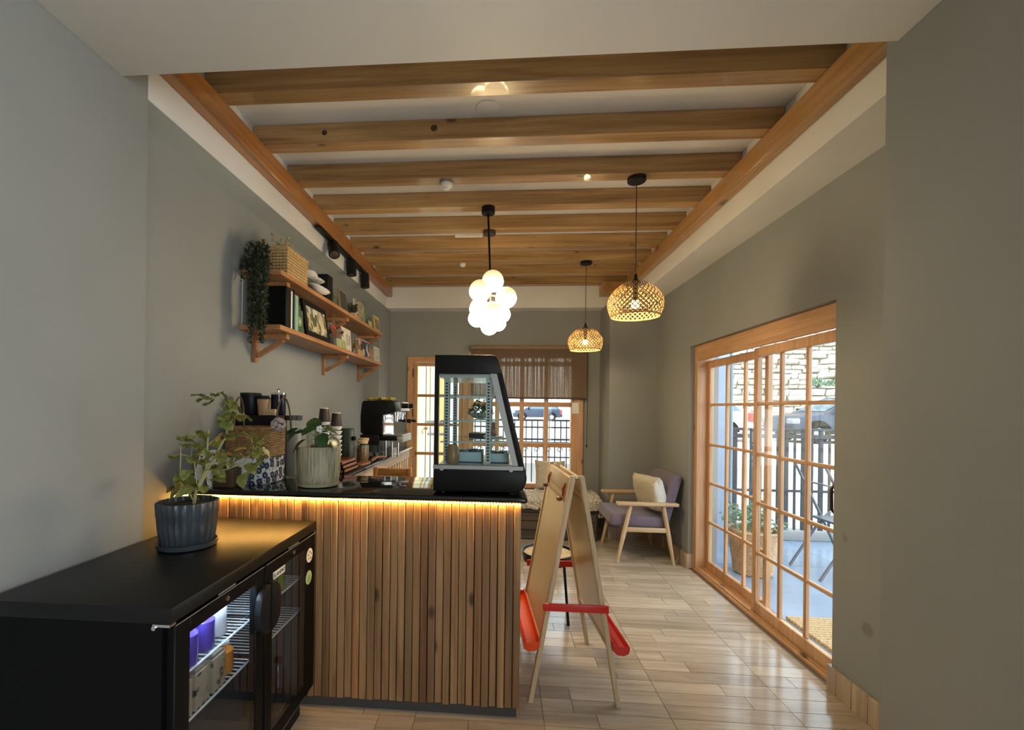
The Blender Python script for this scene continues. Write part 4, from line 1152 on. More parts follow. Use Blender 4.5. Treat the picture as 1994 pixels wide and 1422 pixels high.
def worktop_things():
    zk = 0.9426
    def lathe_thing(name, lab, cat, pos, prof, mat, parts=(), grp=None):
        o = thing(name, lab, cat, pos, grp)
        part('body', B().lathe(prof, pos, 26), mat, o)
        for pn, pp, pm in parts:
            part(pn, B().lathe(pp, pos, 26), pm, o)
        return o
    # paper cup stacks
    CW = plain('dark_brown_cup', (0.03, 0.018, 0.014), 0.5)
    for i, (x, y, n, lab) in enumerate(((-1.36, 3.40, 8, 'taller stack of dark takeaway cups with white rims'), (-1.29, 3.47, 7, 'second stack of dark takeaway cups standing just behind the taller one'))):
        o = thing('cup_stack', lab, 'cup stack', (x, y, zk), 'stacks of takeaway cups')
        zz = zk
        for k in range(n):
            part('cup', B().lathe([(0.032, 0.0), (0.042, 0.095), (0.0445, 0.097), (0.0445, 0.102), (0.04, 0.102), (0.031, 0.004), (0, 0.003)], (x, y, zz), 22) if False else B().lathe([(0.036, 0.08), (0.042, 0.097), (0.0455, 0.098), (0.0455, 0.105), (0.04, 0.105)], (x, y, zz), 22), M_WHITEP if k < n - 1 else M_WHITEP, o)
            zz += 0.036
        part('top_cup', B().lathe([(0.0445, 0.09), (0.034, 0.19), (0.033, 0.192), (0.0, 0.192)], (x, y, zz - 0.02), 24), CW, o, 'upturned dark brown cup')
        part('base_ring', B().lathe([(0.031, 0.188 - 0.005), (0.0335, 0.1925), (0.031, 0.197), (0.0, 0.197)], (x, y, zz - 0.02), 22), M_WHITEP, o)
        part('bottom_cup', B().lathe([(0.032, 0), (0.038, 0.085)], (x, y, zk), 22), CW, o)
    lathe_thing('glass_tumbler', 'clear tumbler left of the takeaway cup stacks', 'glass', (-1.44, 3.34, zk), [(0.03, 0), (0.032, 0.30), (0.030, 0.30), (0.028, 0.008), (0, 0.006)], M_JAR)
    o = thing('cup_dispenser', 'dark green box dispenser right of the takeaway cups', 'dispenser', (-1.25, 3.62, zk))
    part('body', B().box(-1.30, 3.56, zk, -1.21, 3.68, zk + 0.30, 0.012), plain('dark_green_plastic', (0.02, 0.035, 0.02), 0.3), o)
    part('spout', B().box(-1.21, 3.60, zk + 0.2, -1.18, 3.64, zk + 0.235, 0.006), M_BLACK, o)
    # jars with wooden lids
    LID = plain('cork_lid', (0.50, 0.38, 0.20), 0.6)
    fills = [(0.14, 0.07, 0.025), (0.20, 0.11, 0.04), (0.10, 0.05, 0.02), (0.30, 0.20, 0.10)]
    spots = [(-1.30, 3.76, 0.052, 0.17), (-1.20, 3.86, 0.050, 0.16), (-1.34, 3.92, 0.050, 0.18), (-1.24, 4.02, 0.052, 0.17)]
    for i, (x, y, r, h) in enumerate(spots):
        o = thing('storage_jar', ['nearest brown-filled storage jar with a cork lid beside the dark dispenser', 'second storage jar with a pale cork lid near the counter edge', 'storage jar with a cork lid close to the wall', 'storage jar with cork lid nearest the espresso machine'][i], 'jar', (x, y, zk), 'storage jars on the kitchen worktop')
        part('glass', B().lathe([(r * 0.96, 0), (r, 0.006), (r, h - 0.015), (r * 0.9, h)], (x, y, zk), 24), M_JAR, o)
        part('filling', B().lathe([(r * 0.92, 0.004), (r * 0.92, h * 0.72), (0, h * 0.74)], (x, y, zk), 20), plain('coffee_fill_%d' % i, fills[i], 0.7, var=0.4, scale=80), o)
        part('lid', B().lathe([(r * 0.95, h + 0.0005), (r * 0.95, h + 0.024), (0, h + 0.025)], (x, y, zk), 24), LID, o)
    for i, (x, y) in enumerate(((-1.20, 4.13), (-1.135, 4.12), (-1.26, 4.15))):
        lathe_thing('glass_tumbler', ['clear tumbler between the jars and the espresso machine', 'clear tumbler nearest the counter edge by the espresso machine', 'clear tumbler tucked beside the espresso machine side'][i], 'glass', (x, y, zk), [(0.026, 0), (0.033, 0.12), (0.031, 0.12), (0.024, 0.008), (0, 0.006)], M_JAR, grp='tumblers by the espresso machine')
    # wooden trays and paddle
    for i, (x, y, dz, s) in enumerate(((-1.22, 3.28, 0, 0.12), (-1.22, 3.28, 0.028, 0.11), (-1.22, 3.28, 0.056, 0.10))):
        b = B().box(x - s, y - 0.16, zk + dz, x + s, y + 0.16, zk + dz + 0.008)
        for q in ((x - s, y - 0.16, x - s + 0.01, y + 0.16), (x + s - 0.01, y - 0.16, x + s, y + 0.16), (x - s, y - 0.16, x + s, y - 0.15), (x - s, y + 0.15, x + s, y + 0.16)):
            b.box(q[0], q[1], zk + dz, q[2], q[3], zk + dz + 0.027)
        solo('wooden_tray', b, M_TEAK, ['bottom dark wooden tray of the pile behind the ribbed pot', 'middle dark wooden tray of the pile behind the ribbed pot', 'top dark wooden tray of the pile behind the ribbed pot'][i], 'tray', 'pile of wooden trays')
    lathe_thing('wooden_bowl', 'orange-brown wooden bowl on top of the tray pile', 'bowl', (-1.24, 3.25, zk + 0.0845), [(0.03, 0), (0.05, 0.012), (0.065, 0.045), (0.06, 0.045), (0.044, 0.016), (0, 0.01)], plain('orange_wood', (0.40, 0.15, 0.05), 0.4))
    b = B()
    b.prism([(-1.18, 3.60), (-1.16, 3.52), (-1.10, 3.55), (-1.085, 3.70), (-1.11, 3.82), (-1.15, 3.74), (-1.175, 3.70)], 'z', zk + 0.0005, zk + 0.018, 0.004)
    b.tube([(-1.105, 3.80, zk + 0.014), (-1.09, 3.92, zk + 0.034), (-1.075, 4.02, zk + 0.026), (-1.066, 4.10, zk + 0.014)], 0.012, 8, rs=[0.014, 0.012, 0.011, 0.013])
    solo('wooden_paddle', b, M_TEAK, 'wooden serving paddle with a curved handle by the counter edge', 'paddle')
    # espresso machine
    Y0, Y1 = 4.22, 4.66
    o = thing('espresso_machine', 'black espresso machine with steel front on the kitchen worktop', 'espresso machine', (-1.2, 4.44, zk))
    def pr(poly, a, b, bev=0.004): return B().prism(poly, 'y', a, b, bev)
    part('housing', pr([(-1.30, 1.155), (-1.332, 1.18), (-1.335, 1.33), (-1.322, 1.46), (-1.305, 1.478), (-1.035, 1.482), (-1.02, 1.47), (-1.0, 1.376), (-1.125, 1.345), (-1.125, 1.155)], Y0, Y1), M_BLACK, o)
    part('base', pr([(-1.335, 0.985), (-1.15, 0.985), (-1.15, 1.154), (-1.335, 1.154)], Y0, Y1), M_BLACK, o)
    part('drip_tray', pr([(-1.149, 1.10), (-0.985, 1.10), (-0.985, 1.142), (-1.149, 1.142)], Y0 + 0.01, Y1 - 0.01), M_BLACK, o)
    part('drip_grid', B().box(-1.124, Y0 + 0.02, 1.1425, -0.93, Y1 - 0.02, 1.158, 0.003), M_STEEL, o)
    part('steel_front', B().box(-0.9845, Y0 + 0.02, 1.085, -0.925, Y1 - 0.02, 1.142, 0.004), M_GREYMET, o)
    part('back_splash', B().box(-1.1245, Y0 + 0.015, 1.1585, -1.115, Y1 - 0.015, 1.345), M_CHROME, o)
    part('top_front', B().prism([(-1.018, 1.472), (-0.96, 1.472), (-0.945, 1.385), (-0.998, 1.385)], 'y', Y0 + 0.015, Y1 - 0.015, 0.004), M_STEEL, o)
    for y in (Y0 + 0.10, Y1 - 0.10):
        part('steam_knob', B().cyl((-0.955, y, 1.432), (-0.90, y, 1.436), 0.024, n=18).cyl((-0.90, y, 1.436), (-0.893, y, 1.436), 0.019, n=18), M_BLACK, o)
        part('group_head', B().lathe([(0.034, 0), (0.034, 0.03), (0.045, 0.034), (0.045, 0.07)], (-1.02, y, 1.305), 20), M_CHROME, o)
        h = part('portafilter', B().lathe([(0.026, 0), (0.036, 0.006), (0.036, 0.028)], (-1.02, y, 1.278), 18), M_CHROME, o)
        part('handle', B().tube([(-0.985, y, 1.293), (-0.94, y, 1.289), (-0.865, y, 1.28)], 0.012, 8, rs=[0.008, 0.012, 0.014]), M_BLACK, h)
    part('steam_wand', B().tube([(-0.935, Y0 + 0.035, 1.39), (-0.905, Y0 + 0.035, 1.32), (-0.892, Y0 + 0.03, 1.22)], 0.005, 7), M_CHROME, o)
    for x in (-1.31, -1.14):
        for y in (Y0 + 0.03, Y1 - 0.03):
            part('foot', B().lathe([(0.022, 0.0005), (0.018, 0.0425)], (x, y, zk), 14), M_BLACK, o)
    for i in range(3):
        part('front_leg', B().cyl((-1.10 + i * 0.06, Y0 + 0.05, zk + 0.0005), (-1.10 + i * 0.06, Y0 + 0.05, 1.0995), 0.010, n=12), M_CHROME, o)
    solo('saucer_stack', B().lathe([(0.03, 0), (0.055, 0.012), (0.05, 0.02), (0.055, 0.03), (0.05, 0.04), (0.055, 0.05), (0.05, 0.062), (0.055, 0.072), (0.045, 0.085), (0, 0.08)], (-1.06, 4.40, zk), 24), M_WHITEP, 'stack of white saucers under the espresso machine drip tray', 'saucers')
    b = B()
    for i in range(9):
        x, y = -1.27 + 0.026 * i, 4.30 + rnd.uniform(-0.02, 0.06)
        b.box(-0.03, -0.05, 0, 0.03, 0.05, 0.028, 0.012, 2, Matrix.Translation((x, y, 1.4835 + rnd.uniform(0, 0.004))) @ Euler((rnd.uniform(-0.1, 0.1), rnd.uniform(-0.12, 0.12), rnd.uniform(0, 3))).to_matrix().to_4x4())
    solo('folded_cloth', b, ramped('golden_cloth', [(0.3, (0.10, 0.09, 0.02)), (0.7, (0.35, 0.28, 0.06))], (30, 30, 30), rough=0.6), 'crumpled golden olive cloth on top of the espresso machine', 'cloth')
resettle(built(worktop_things), (-1.3, 3.6, 0.9426), (-1.144, 3.168, 1.0004), 0.88)
def counter_chair():
    o = thing('kitchen_chair', 'honey-coloured wooden chair behind the counter, its back rail showing', 'chair', (-0.77, 3.4, 0))
    for x in (-0.895, -0.65):
        part('rear_leg', B().box(x - 0.016, 3.19, 0, x + 0.016, 3.222, 0.985, 0.004), M_STOOLW, o)
        part('front_leg', B().box(x - 0.016, 3.50, 0, x + 0.016, 3.532, 0.43, 0.004), M_STOOLW, o)
    part('seat', B().box(-0.915, 3.185, 0.4305, -0.63, 3.545, 0.455, 0.006), M_STOOLW, o)
    part('top_rail', B().box(-0.8785, 3.195, 0.925, -0.6665, 3.217, 0.98, 0.004), M_STOOLW, o)
    part('lower_rail', B().box(-0.8785, 3.197, 0.70, -0.6665, 3.215, 0.74, 0.004), M_STOOLW, o)
    for x in (-0.825, -0.772, -0.72):
        part('spindle', B().cyl((x, 3.206, 0.74), (x, 3.206, 0.925), 0.008, n=10), M_STOOLW, o)
counter_chair()

kitchen_things()

# ------------------------------------------------------------------ wall shelves and what stands on them
SU, SL = 2.225, 1.900
def shelves():
    for zt, nm in ((SU, 'upper'), (SL, 'lower')):
        t = thing('wall_shelf', '%s wooden wall shelf on triangular brackets above the kitchen counter' % nm, 'shelf', (-1.56, 3.7, zt), 'bracket shelves on the kitchen wall')
        part('board', B().box(-1.558, 2.57, zt - 0.03, -1.30, 4.88, zt, 0.002, 1), M_SHELF, t)
        for y in (2.74, 3.85, 4.82):
            b = thing_part = part('bracket', B().box(-1.5585, y - 0.022, zt - 0.205, -1.535, y + 0.022, zt - 0.0305, 0.002, 1), M_SHELFX, t)
            part('arm', B().box(-1.5345, y - 0.022, zt - 0.062, -1.335, y + 0.022, zt - 0.031, 0.002, 1), M_SHELF, b)
            part('brace', B().bar((-1.528, y, zt - 0.165), (-1.365, y, zt - 0.068), 0.03, 0.026), M_SHELFX, b)
shelves()

def lean_slab(y0, y1, z, h, th, x, lean=0.06):
    """a board standing on the shelf along the wall and leaning back to it"""
    M = Matrix.Translation((x, 0, z)) @ Matrix.Rotation(-lean, 4, 'Y')
    return M, B().box(-th, y0, 0, 0, y1, h, 0.0015, 1, M)
def cover_mat(name, stops, sc=(28, 28, 28), vor=False, rough=0.45):
    return ramped(name, stops, sc, rough=rough, vor=vor)
def shelf_things():
    U, L = SU + 0.0006, SL + 0.0006
    # trailing plant
    t = thing('trailing_plant', 'dark trailing plant hanging from the near end of the upper shelf', 'potted plant', (-1.47, 2.615, U))
    part('pot', B().lathe([(0.035, 0), (0.042, 0.07), (0.039, 0.07), (0.037, 0.06), (0, 0.059)], (-1.50, 2.615, U), 20), plain('dark_pot', (0.02, 0.02, 0.02), 0.5), t)
    st = B(); fo = B()
    r2 = random.Random(5)
    vines = []
    for i in range(24):
        x, y = -1.49 + r2.uniform(-0.03, 0.04), 2.61 + r2.uniform(-0.03, 0.03)
        dep = r2.choice((0.0, 0.03, 0.08, 0.14, 0.2, 0.28, 0.36, 0.44))
        wide = 0.09 if dep < 0.12 else 0.045
        dx = r2.uniform(-wide, wide) + (0.03 if dep > 0.12 else 0.0)
        up = r2.uniform(0.08, 0.17)
        yy = 2.555 - r2.uniform(0, 0.035)
        p = [(x, y, U + 0.06), (x + dx * 0.5, (y + yy) / 2, U + up), (x + dx * 0.9, yy, U + up * 0.5 - 0.02), (x + dx, yy - 0.005, U - dep * 0.4), (x + dx * 0.9 + r2.uniform(-0.02, 0.02), yy, U - dep)]
        p = [(min(max(q[0] + 0.055, -1.53), -1.33), q[1], q[2]) for q in p]
        vines.append(p)
        st.tube(p, 0.0017, 4)
    for p in vines:
        P = [Vector(q) for q in p]
        for a, b in zip(P, P[1:]):
            nn = max(4, int((b - a).length / 0.011))
            for k in range(nn):
                for _ in range(2):
                    q = a.lerp(b, (k + r2.random()) / nn) + Vector((r2.uniform(-1, 1), r2.uniform(-1, 1), r2.uniform(-1, 1))) * 0.014
                    d = Vector((r2.uniform(-1, 1), r2.uniform(-1, 1), r2.uniform(-1, 0.4))).normalized() * r2.uniform(0.010, 0.017)
                    e = d.orthogonal().normalized() * 0.007
                    if q.x < -1.535: q.x = -1.535
                    fo.quad(q - d, q + e, q + d, q - e)
    part('vines', st, plain('vine', (0.05, 0.06, 0.025), 0.6), t)
    part('foliage', fo, M_TRAIL, t, kind='stuff')
    # woven basket with dried flowers
    t = thing('woven_basket', 'open-weave square rattan basket at the near end of the upper shelf', 'basket', (-1.41, 2.83, U))
    x0, x1, y0, y1, h = -1.485, -1.308, 2.665, 2.955, 0.160
    b = B()
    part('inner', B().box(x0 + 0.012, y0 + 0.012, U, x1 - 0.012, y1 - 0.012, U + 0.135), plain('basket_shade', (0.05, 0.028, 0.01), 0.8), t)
    n = 8
    for i in range(n + 1):
        z = U + 0.006 + (h - 0.012) * i / n
        b.box(x1 - 0.008, y0, z - 0.0062, x1, y1, z + 0.0062).box(x0, y0, z - 0.0062, x0 + 0.008, y1, z + 0.0062)
        b.box(x0 + 0.008, y0, z - 0.0062, x1 - 0.008, y0 + 0.008, z + 0.0062).box(x0 + 0.008, y1 - 0.008, z - 0.0062, x1 - 0.008, y1, z + 0.0062)
    part('weave_bands', b, M_RATTAN, t, smooth=False)
    b = B()
    y = y0 + 0.006
    i = 0
    while y < y1:
        b.box(x1 - 0.007, y - 0.0035, U, x1 - 0.002, y + 0.0035, U + h); b.box(x0 + 0.002, y - 0.0035, U, x0 + 0.007, y + 0.0035, U + h)
        y += 0.0215
    x = x0 + 0.006
    while x < x1:
        b.box(x - 0.0035, y0 + 0.002, U, x + 0.0035, y0 + 0.007, U + h); b.box(x - 0.0035, y1 - 0.007, U, x + 0.0035, y1 - 0.002, U + h)
        x += 0.0215
    part('weave_uprights', b, M_RATTAN, t, smooth=False)
    part('rim', B().box(x0 - 0.005, y0 - 0.005, U + h, x1 + 0.005, y0 + 0.012, U + h + 0.012, 0.003, 1).box(x0 - 0.005, y1 - 0.012, U + h, x1 + 0.005, y1 + 0.005, U + h + 0.012, 0.003, 1).box(x0 - 0.005, y0 + 0.012, U + h, x0 + 0.012, y1 - 0.012, U + h + 0.012, 0.003, 1).box(x1 - 0.012, y0 + 0.012, U + h, x1 + 0.005, y1 - 0.012, U + h + 0.012, 0.003, 1), M_RATTAN, t)
    t = thing('dried_flowers', 'dried straw flowers sticking out of the rattan basket', 'dried flowers', (-1.44, 2.76, U + 0.136))
    b = B(); hd = B()
    for i in range(34):
        a = Vector((-1.41 + rnd.uniform(-0.05, 0.05), 2.76 + rnd.uniform(-0.06, 0.1), U + 0.136))
        e = a + Vector((rnd.uniform(-0.04, 0.04), rnd.uniform(-0.05, 0.06), rnd.uniform(0.05, 0.125)))
        b.tube([a, e], 0.0012, 4)
        hd.sphere(e, rnd.uniform(0.006, 0.011), 6, 4)
    part('stems', b, M_RATTAN, t)
    part('heads', hd, ramped('straw_heads', [(0.4, (0.35, 0.26, 0.12)), (0.6, (0.55, 0.44, 0.24))], (40, 40, 40), rough=0.9), t)
    # hat on a dark box, dish, books, frames: upper shelf
    solo('storage_box', B().box(-1.50, 3.10, U, -1.385, 3.36, U + 0.115, 0.003), cover_mat('dark_green_box', [(0.3, (0.02, 0.03, 0.02)), (0.7, (0.10, 0.12, 0.09))]), 'dark green box under the white sun hat', 'box')
    t = thing('sun_hat', 'white cloth hat lying on the dark green box', 'hat', (-1.42, 3.23, U + 0.1155))
    part('brim', B().lathe([(0.07, 0.002), (0.10, 0.0), (0.115, 0.008), (0.11, 0.012), (0.07, 0.01)], (-1.43, 3.23, U + 0.1155), 30, 0.06, 5), M_WHITEP, t)
    part('crown', B().lathe([(0.075, 0.008), (0.072, 0.045), (0.055, 0.07), (0.0, 0.076)], (-1.43, 3.23, U + 0.1155), 26), M_WHITEP, t)
    solo('white_dish', B().lathe([(0.03, 0), (0.075, 0.012), (0.115, 0.035), (0.112, 0.04), (0.07, 0.02), (0.0, 0.014)], (0, 0, 0), 32, M=Matrix.Translation((-1.325, 3.19, U + 0.014)) @ Matrix.Rotation(0.16, 4, 'Y') @ Matrix.Diagonal((0.46, 1.25, 1, 1))), M_WHITEP, 'shallow white dish at the front edge of the upper shelf', 'dish')
    solo('dark_speaker', B().box(-1.50, 3.44, U, -1.36, 3.555, U + 0.235, 0.012, 2), M_BLACKM, 'tall black rounded box standing on the upper shelf', 'speaker')
    def slab(name, lab, cat, y0, y1, zz, h, th, x, mat, lean=0.05, grp=None, inner=None, im=None, band=None):
        o = thing(name, lab, cat, (x, (y0 + y1) / 2, zz), grp)
        M, b = lean_slab(y0, y1, zz + th * math.sin(lean), h, th, x, lean)
        part('cover' if cat == 'book' else 'frame', b, mat, o)
        if inner:
            m = inner
            part('print' if cat == 'book' else 'picture', B().box(0.0002, y0 + m, m, 0.0012, y1 - m, h - m, 0, M=M), im, o)
        if band:
            part('title_block', B().box(0.0013, y0 + (y1 - y0) * band[0], h * band[1], 0.0019, y0 + (y1 - y0) * band[2], h * band[3], 0, M=M), band[4], o)
        if cat == 'book':
            part('pages', B().box(-th + 0.003, y0 - 0.0012, 0.004, -0.003, y0 - 0.0003, h - 0.004, 0, M=M), M_PAPER, o)
        return o
    gpr = cover_mat('green_cover_print', [(0.3, (0.03, 0.05, 0.02)), (0.5, (0.10, 0.12, 0.05)), (0.7, (0.35, 0.36, 0.20))])
    slab('green_book', 'dark green illustrated book beside the tall black box on the upper shelf', 'book', 3.58, 3.69, U, 0.205, 0.022, -1.40, gpr, 0.10, inner=0.006, im=gpr)
    slab('green_book', 'olive illustrated book leaning behind the small slate frame', 'book', 3.695, 3.79, U, 0.20, 0.02, -1.42, plain('olive_cover', (0.07, 0.08, 0.03), 0.5), 0.12, inner=0.006, im=gpr)
    slab('picture_frame', 'small slate picture frame with a pale border on the upper shelf', 'frame', 3.80, 3.985, U, 0.22, 0.014, -1.385, plain('pale_frame', (0.30, 0.25, 0.16), 0.5), 0.10, inner=0.016, im=cover_mat('slate_picture', [(0.3, (0.03, 0.03, 0.025)), (0.7, (0.10, 0.10, 0.08))]))
    t = thing('small_succulent', 'tiny dark succulent in a wooden cube between the frame and the green books', 'plant', (-1.345, 4.02, U))
    part('pot', B().box(-1.37, 3.995, U, -1.32, 4.05, U + 0.045, 0.004), M_PALEW, t)
    b = B()
    for i in range(14):
        a = i * 2.4
        b.bar((-1.345, 4.022, U + 0.046), (-1.345 + 0.04 * math.cos(a), 4.022 + 0.035 * math.sin(a), U + 0.075 + 0.02 * (i % 4)), 0.011, 0.004)
    part('leaves', b, M_TRAIL, t)
    lime = plain('lime_title', (0.62, 0.66, 0.34), 0.5)
    slab('garden_book', 'brown and green plant book, first of the green books on the upper shelf', 'book', 4.07, 4.31, U, 0.195, 0.02, -1.335, plain('mossy_cover', (0.10, 0.12, 0.05), 0.5), 0.10, inner=0.005, im=cover_mat('plant_photo_brown', [(0.35, (0.10, 0.08, 0.05)), (0.5, (0.36, 0.30, 0.19)), (0.65, (0.55, 0.50, 0.34))]))
    slab('garden_book', 'green plant book with a pale title in the middle of the green books', 'book', 4.27, 4.47, U, 0.215, 0.018, -1.372, plain('green_cover', (0.10, 0.18, 0.05), 0.5), 0.08, inner=0.005, im=cover_mat('plant_photo_green', [(0.35, (0.08, 0.15, 0.05)), (0.55, (0.26, 0.40, 0.15)), (0.7, (0.5, 0.58, 0.3))]), band=(0.25, 0.70, 0.85, 0.88, lime))
    slab('garden_book', 'bright green plant book at the far end of the green books', 'book', 4.40, 4.60, U, 0.205, 0.018, -1.405, plain('leaf_cover', (0.14, 0.26, 0.07), 0.5), 0.06, inner=0.005, im=cover_mat('plant_photo_leaf', [(0.35, (0.07, 0.22, 0.05)), (0.7, (0.34, 0.56, 0.2))]))
    slab('price_tag', 'small cream tag leaning on the front edge of the upper shelf', 'tag', 4.40, 4.52, U, 0.06, 0.006, -1.312, plain('cream_tag', (0.55, 0.50, 0.28), 0.6), 0.2)
    slab('photo_card', 'yellow photo card frame at the far end of the upper shelf', 'frame', 4.66, 4.85, U, 0.165, 0.012, -1.33, plain('yellow_card', (0.62, 0.52, 0.16), 0.5), 0.08, inner=0.03, im=cover_mat('dark_photo', [(0.35, (0.05, 0.04, 0.03)), (0.6, (0.4, 0.33, 0.2))]))
    solo('wooden_box', B().box(-1.45, 4.62, U, -1.36, 4.82, U + 0.07, 0.003), M_SHELF, 'low brown wooden box behind the yellow photo card', 'box')
    # lower shelf
    o = thing('black_binder', 'big black binder at the near end of the lower shelf', 'binder', (-1.40, 2.75, L))
    part('cover', B().box(-1.49, 2.672, L, -1.318, 2.742, L + 0.255, 0.003, 1), M_BLACK, o)
    part('pages', B().box(-1.475, 2.7425, L + 0.006, -1.325, 2.775, L + 0.245), M_PAPER, o)
    part('back_cover', B().box(-1.49, 2.7755, L, -1.318, 2.782, L + 0.255, 0.002, 1), M_BLACK, o)
    o = thing('mint_book', 'tall mint green book beside the black binder', 'book', (-1.40, 2.84, L))
    part('cover', B().box(-1.47, 2.815, L, -1.325, 2.86, L + 0.235, 0.003, 1), plain('mint_cover', (0.28, 0.47, 0.36), 0.5), o)
    part('pages', B().box(-1.465, 2.82, L + 0.2353, -1.33, 2.855, L + 0.237), M_PAPER, o)
    o = thing('logo_book', 'dark green booklet with a round pale emblem beside the mint book', 'book', (-1.40, 2.92, L))
    M, b = lean_slab(2.872, 2.985, L, 0.165, 0.012, -1.345, 0.04)
    part('cover', b, plain('bottle_green_cover', (0.05, 0.11, 0.05), 0.5), o)
    part('emblem', B().lathe([(0.030, 0.0), (0.030, 0.001), (0.0, 0.0011)], (0, 0, 0), 22, M=M @ Matrix.Translation((0.0002, 2.93, 0.085)) @ Matrix.Rotation(PI / 2, 4, 'Y')), plain('emblem_pale', (0.45, 0.52, 0.36), 0.5), o)
    part('emblem_ring', B().lathe([(0.024, 0.0), (0.024, 0.0016), (0.018, 0.0016), (0.018, 0.0)], (0, 0, 0), 22, M=M @ Matrix.Translation((0.0002, 2.93, 0.085)) @ Matrix.Rotation(PI / 2, 4, 'Y')), plain('emblem_dark', (0.05, 0.11, 0.05), 0.5), o)
    ph = cover_mat('family_photo', [(0.2, (0.08, 0.10, 0.05)), (0.42, (0.30, 0.27, 0.20)), (0.55, (0.60, 0.48, 0.12)), (0.7, (0.45, 0.42, 0.42)), (0.85, (0.65, 0.62, 0.55))], (16, 34, 22), vor=True)
    slab('framed_photo', 'large black photo frame with a group photo leaning on the lower shelf', 'frame', 3.00, 3.415, L, 0.262, 0.02, -1.325, M_BLACK, 0.16, inner=0.042, im=ph)
    # boat
    o = thing('model_boat', 'small brown model sailing boat with a red pennant on the lower shelf', 'model boat', (-1.35, 3.610, L))
    DW = plain('boat_brown', (0.15, 0.055, 0.025), 0.45)
    part('stand', B().box(-1.40, 3.560, L, -1.33, 3.730, L + 0.012).cyl((-1.345, 3.640, L + 0.012), (-1.345, 3.640, L + 0.075), 0.006, n=8), DW, o)
    b = B()
    rings = []
    for i in range(9):
        q = i / 8
        y = 3.450 + 0.30 * q
        wd = 0.034 * math.sin(PI * min(0.999, max(0.001, q))) ** 0.6 + 0.001
        zz = L + 0.10 + 0.05 * abs(2 * q - 1) ** 2
        rings.append([b.bm.verts.new(p) for p in ((-1.345 - wd, y, zz + 0.014), (-1.345, y, zz - 0.03 * math.sin(PI * q) - 0.004), (-1.345 + wd, y, zz + 0.014))])
    for p, q in zip(rings, rings[1:]):
        for k in range(2):
            b.bm.faces.new((p[k], p[k + 1], q[k + 1], q[k]))
        b.bm.faces.new((p[2], p[0], q[0], q[2]))
    part('hull', b, DW, o)
    part('mast', B().tube([(-1.345, 3.590, L + 0.10), (-1.345, 3.540, L + 0.265)], 0.004, 6), DW, o)
    part('sail', B().tube([(-1.345, 3.540, L + 0.265), (-1.345, 3.630, L + 0.235), (-1.345, 3.720, L + 0.16), (-1.345, 3.750, L + 0.115)], 0.003, 6).prism([(3.545, L + 0.26), (3.610, L + 0.215), (3.670, L + 0.125), (3.575, L + 0.12)], 'x', -1.367, -1.364), plain('sail_brown', (0.22, 0.12, 0.06), 0.6), o)
    part('pennant', B().prism([(3.450, L + 0.155), (3.510, L + 0.168), (3.570, L + 0.145), (3.510, L + 0.135)], 'x', -1.34, -1.333), plain('red_cloth', (0.55, 0.03, 0.03), 0.5), o)
    slab('green_booklet', 'low pale green booklet under the model boat', 'book', 3.56, 3.76, L, 0.075, 0.012, -1.316, plain('pale_green_cover', (0.36, 0.42, 0.18), 0.5), 0.12, inner=0.006, im=cover_mat('green_leaflet', [(0.4, (0.28, 0.34, 0.14)), (0.65, (0.50, 0.52, 0.30))]))
    o = slab('calligraphy_card', 'cream card with black brush writing on the lower shelf', 'card', 3.74, 3.985, L, 0.205, 0.006, -1.345, plain('cream_card', (0.66, 0.60, 0.50), 0.6), 0.08)
    M, bb = lean_slab(0, 0.1, L, 0.1, 0.01, -1.345, 0.08); bb.bm.free()
    b = B()
    for pts in ([(3.865, 0.15), (3.88, 0.145), (3.878, 0.13), (3.868, 0.118)], [(3.868, 0.112), (3.886, 0.105), (3.872, 0.088)], [(3.874, 0.082), (3.882, 0.066), (3.868, 0.06)], [(3.93, 0.15), (3.93, 0.06)], [(3.945, 0.15), (3.945, 0.07)]):
        b.tube([M @ Vector((0.0012, y, z)) for y, z in pts], 0.0024 if len(pts) > 2 else 0.001, 5)
    part('brush_strokes', b, M_BLACK, o)
    bt = [(4.04, 0.032, 0.11, (0.10, 0.09, 0.08), 'round dark stone ornament beside the cream card'), (4.09, 0.022, 0.15, (0.22, 0.13, 0.05), 'slim amber bottle between the cream card and the pink book'), (4.15, 0.020, 0.165, (0.16, 0.15, 0.07), 'slim olive bottle just left of the pink book')]
    for i, (y, r, h, c, lab) in enumerate(bt):
        o = thing('pebble' if i == 0 else 'small_bottle', lab, 'ornament' if i == 0 else 'bottle', (-1.345, y, L))
        m = plain('bottle_tone_%d' % i, c, 0.3)
        if i == 0:
            part('stone', B().lathe([(0.02, 0), (0.034, 0.012), (0.036, 0.03), (0.026, 0.052), (0, 0.06)], (-1.345, 4.025, L), 18), m, o)
        else:
            part('body', B().lathe([(r, 0), (r, h * 0.55), (r * 0.4, h * 0.72), (r * 0.4, h * 0.92)], (-1.345, y, L), 16), m, o)
            part('cap', B().lathe([(r * 0.48, h * 0.9205), (r * 0.48, h), (0, h)], (-1.345, y, L), 12), M_RATTAN, o)
    for i, y in enumerate((4.07, 4.125, 4.18)):
        solo('tealight_block', B().box(-1.325, y - 0.022, L, -1.303, y + 0.022, L + 0.05, 0.003), plain('amber_block', (0.50, 0.30, 0.13), 0.5), ['small tan block in front of the amber bottle', 'small tan block in front of the olive bottle', 'small tan block nearest the pink book'][i], 'block', 'tan blocks on the lower shelf')
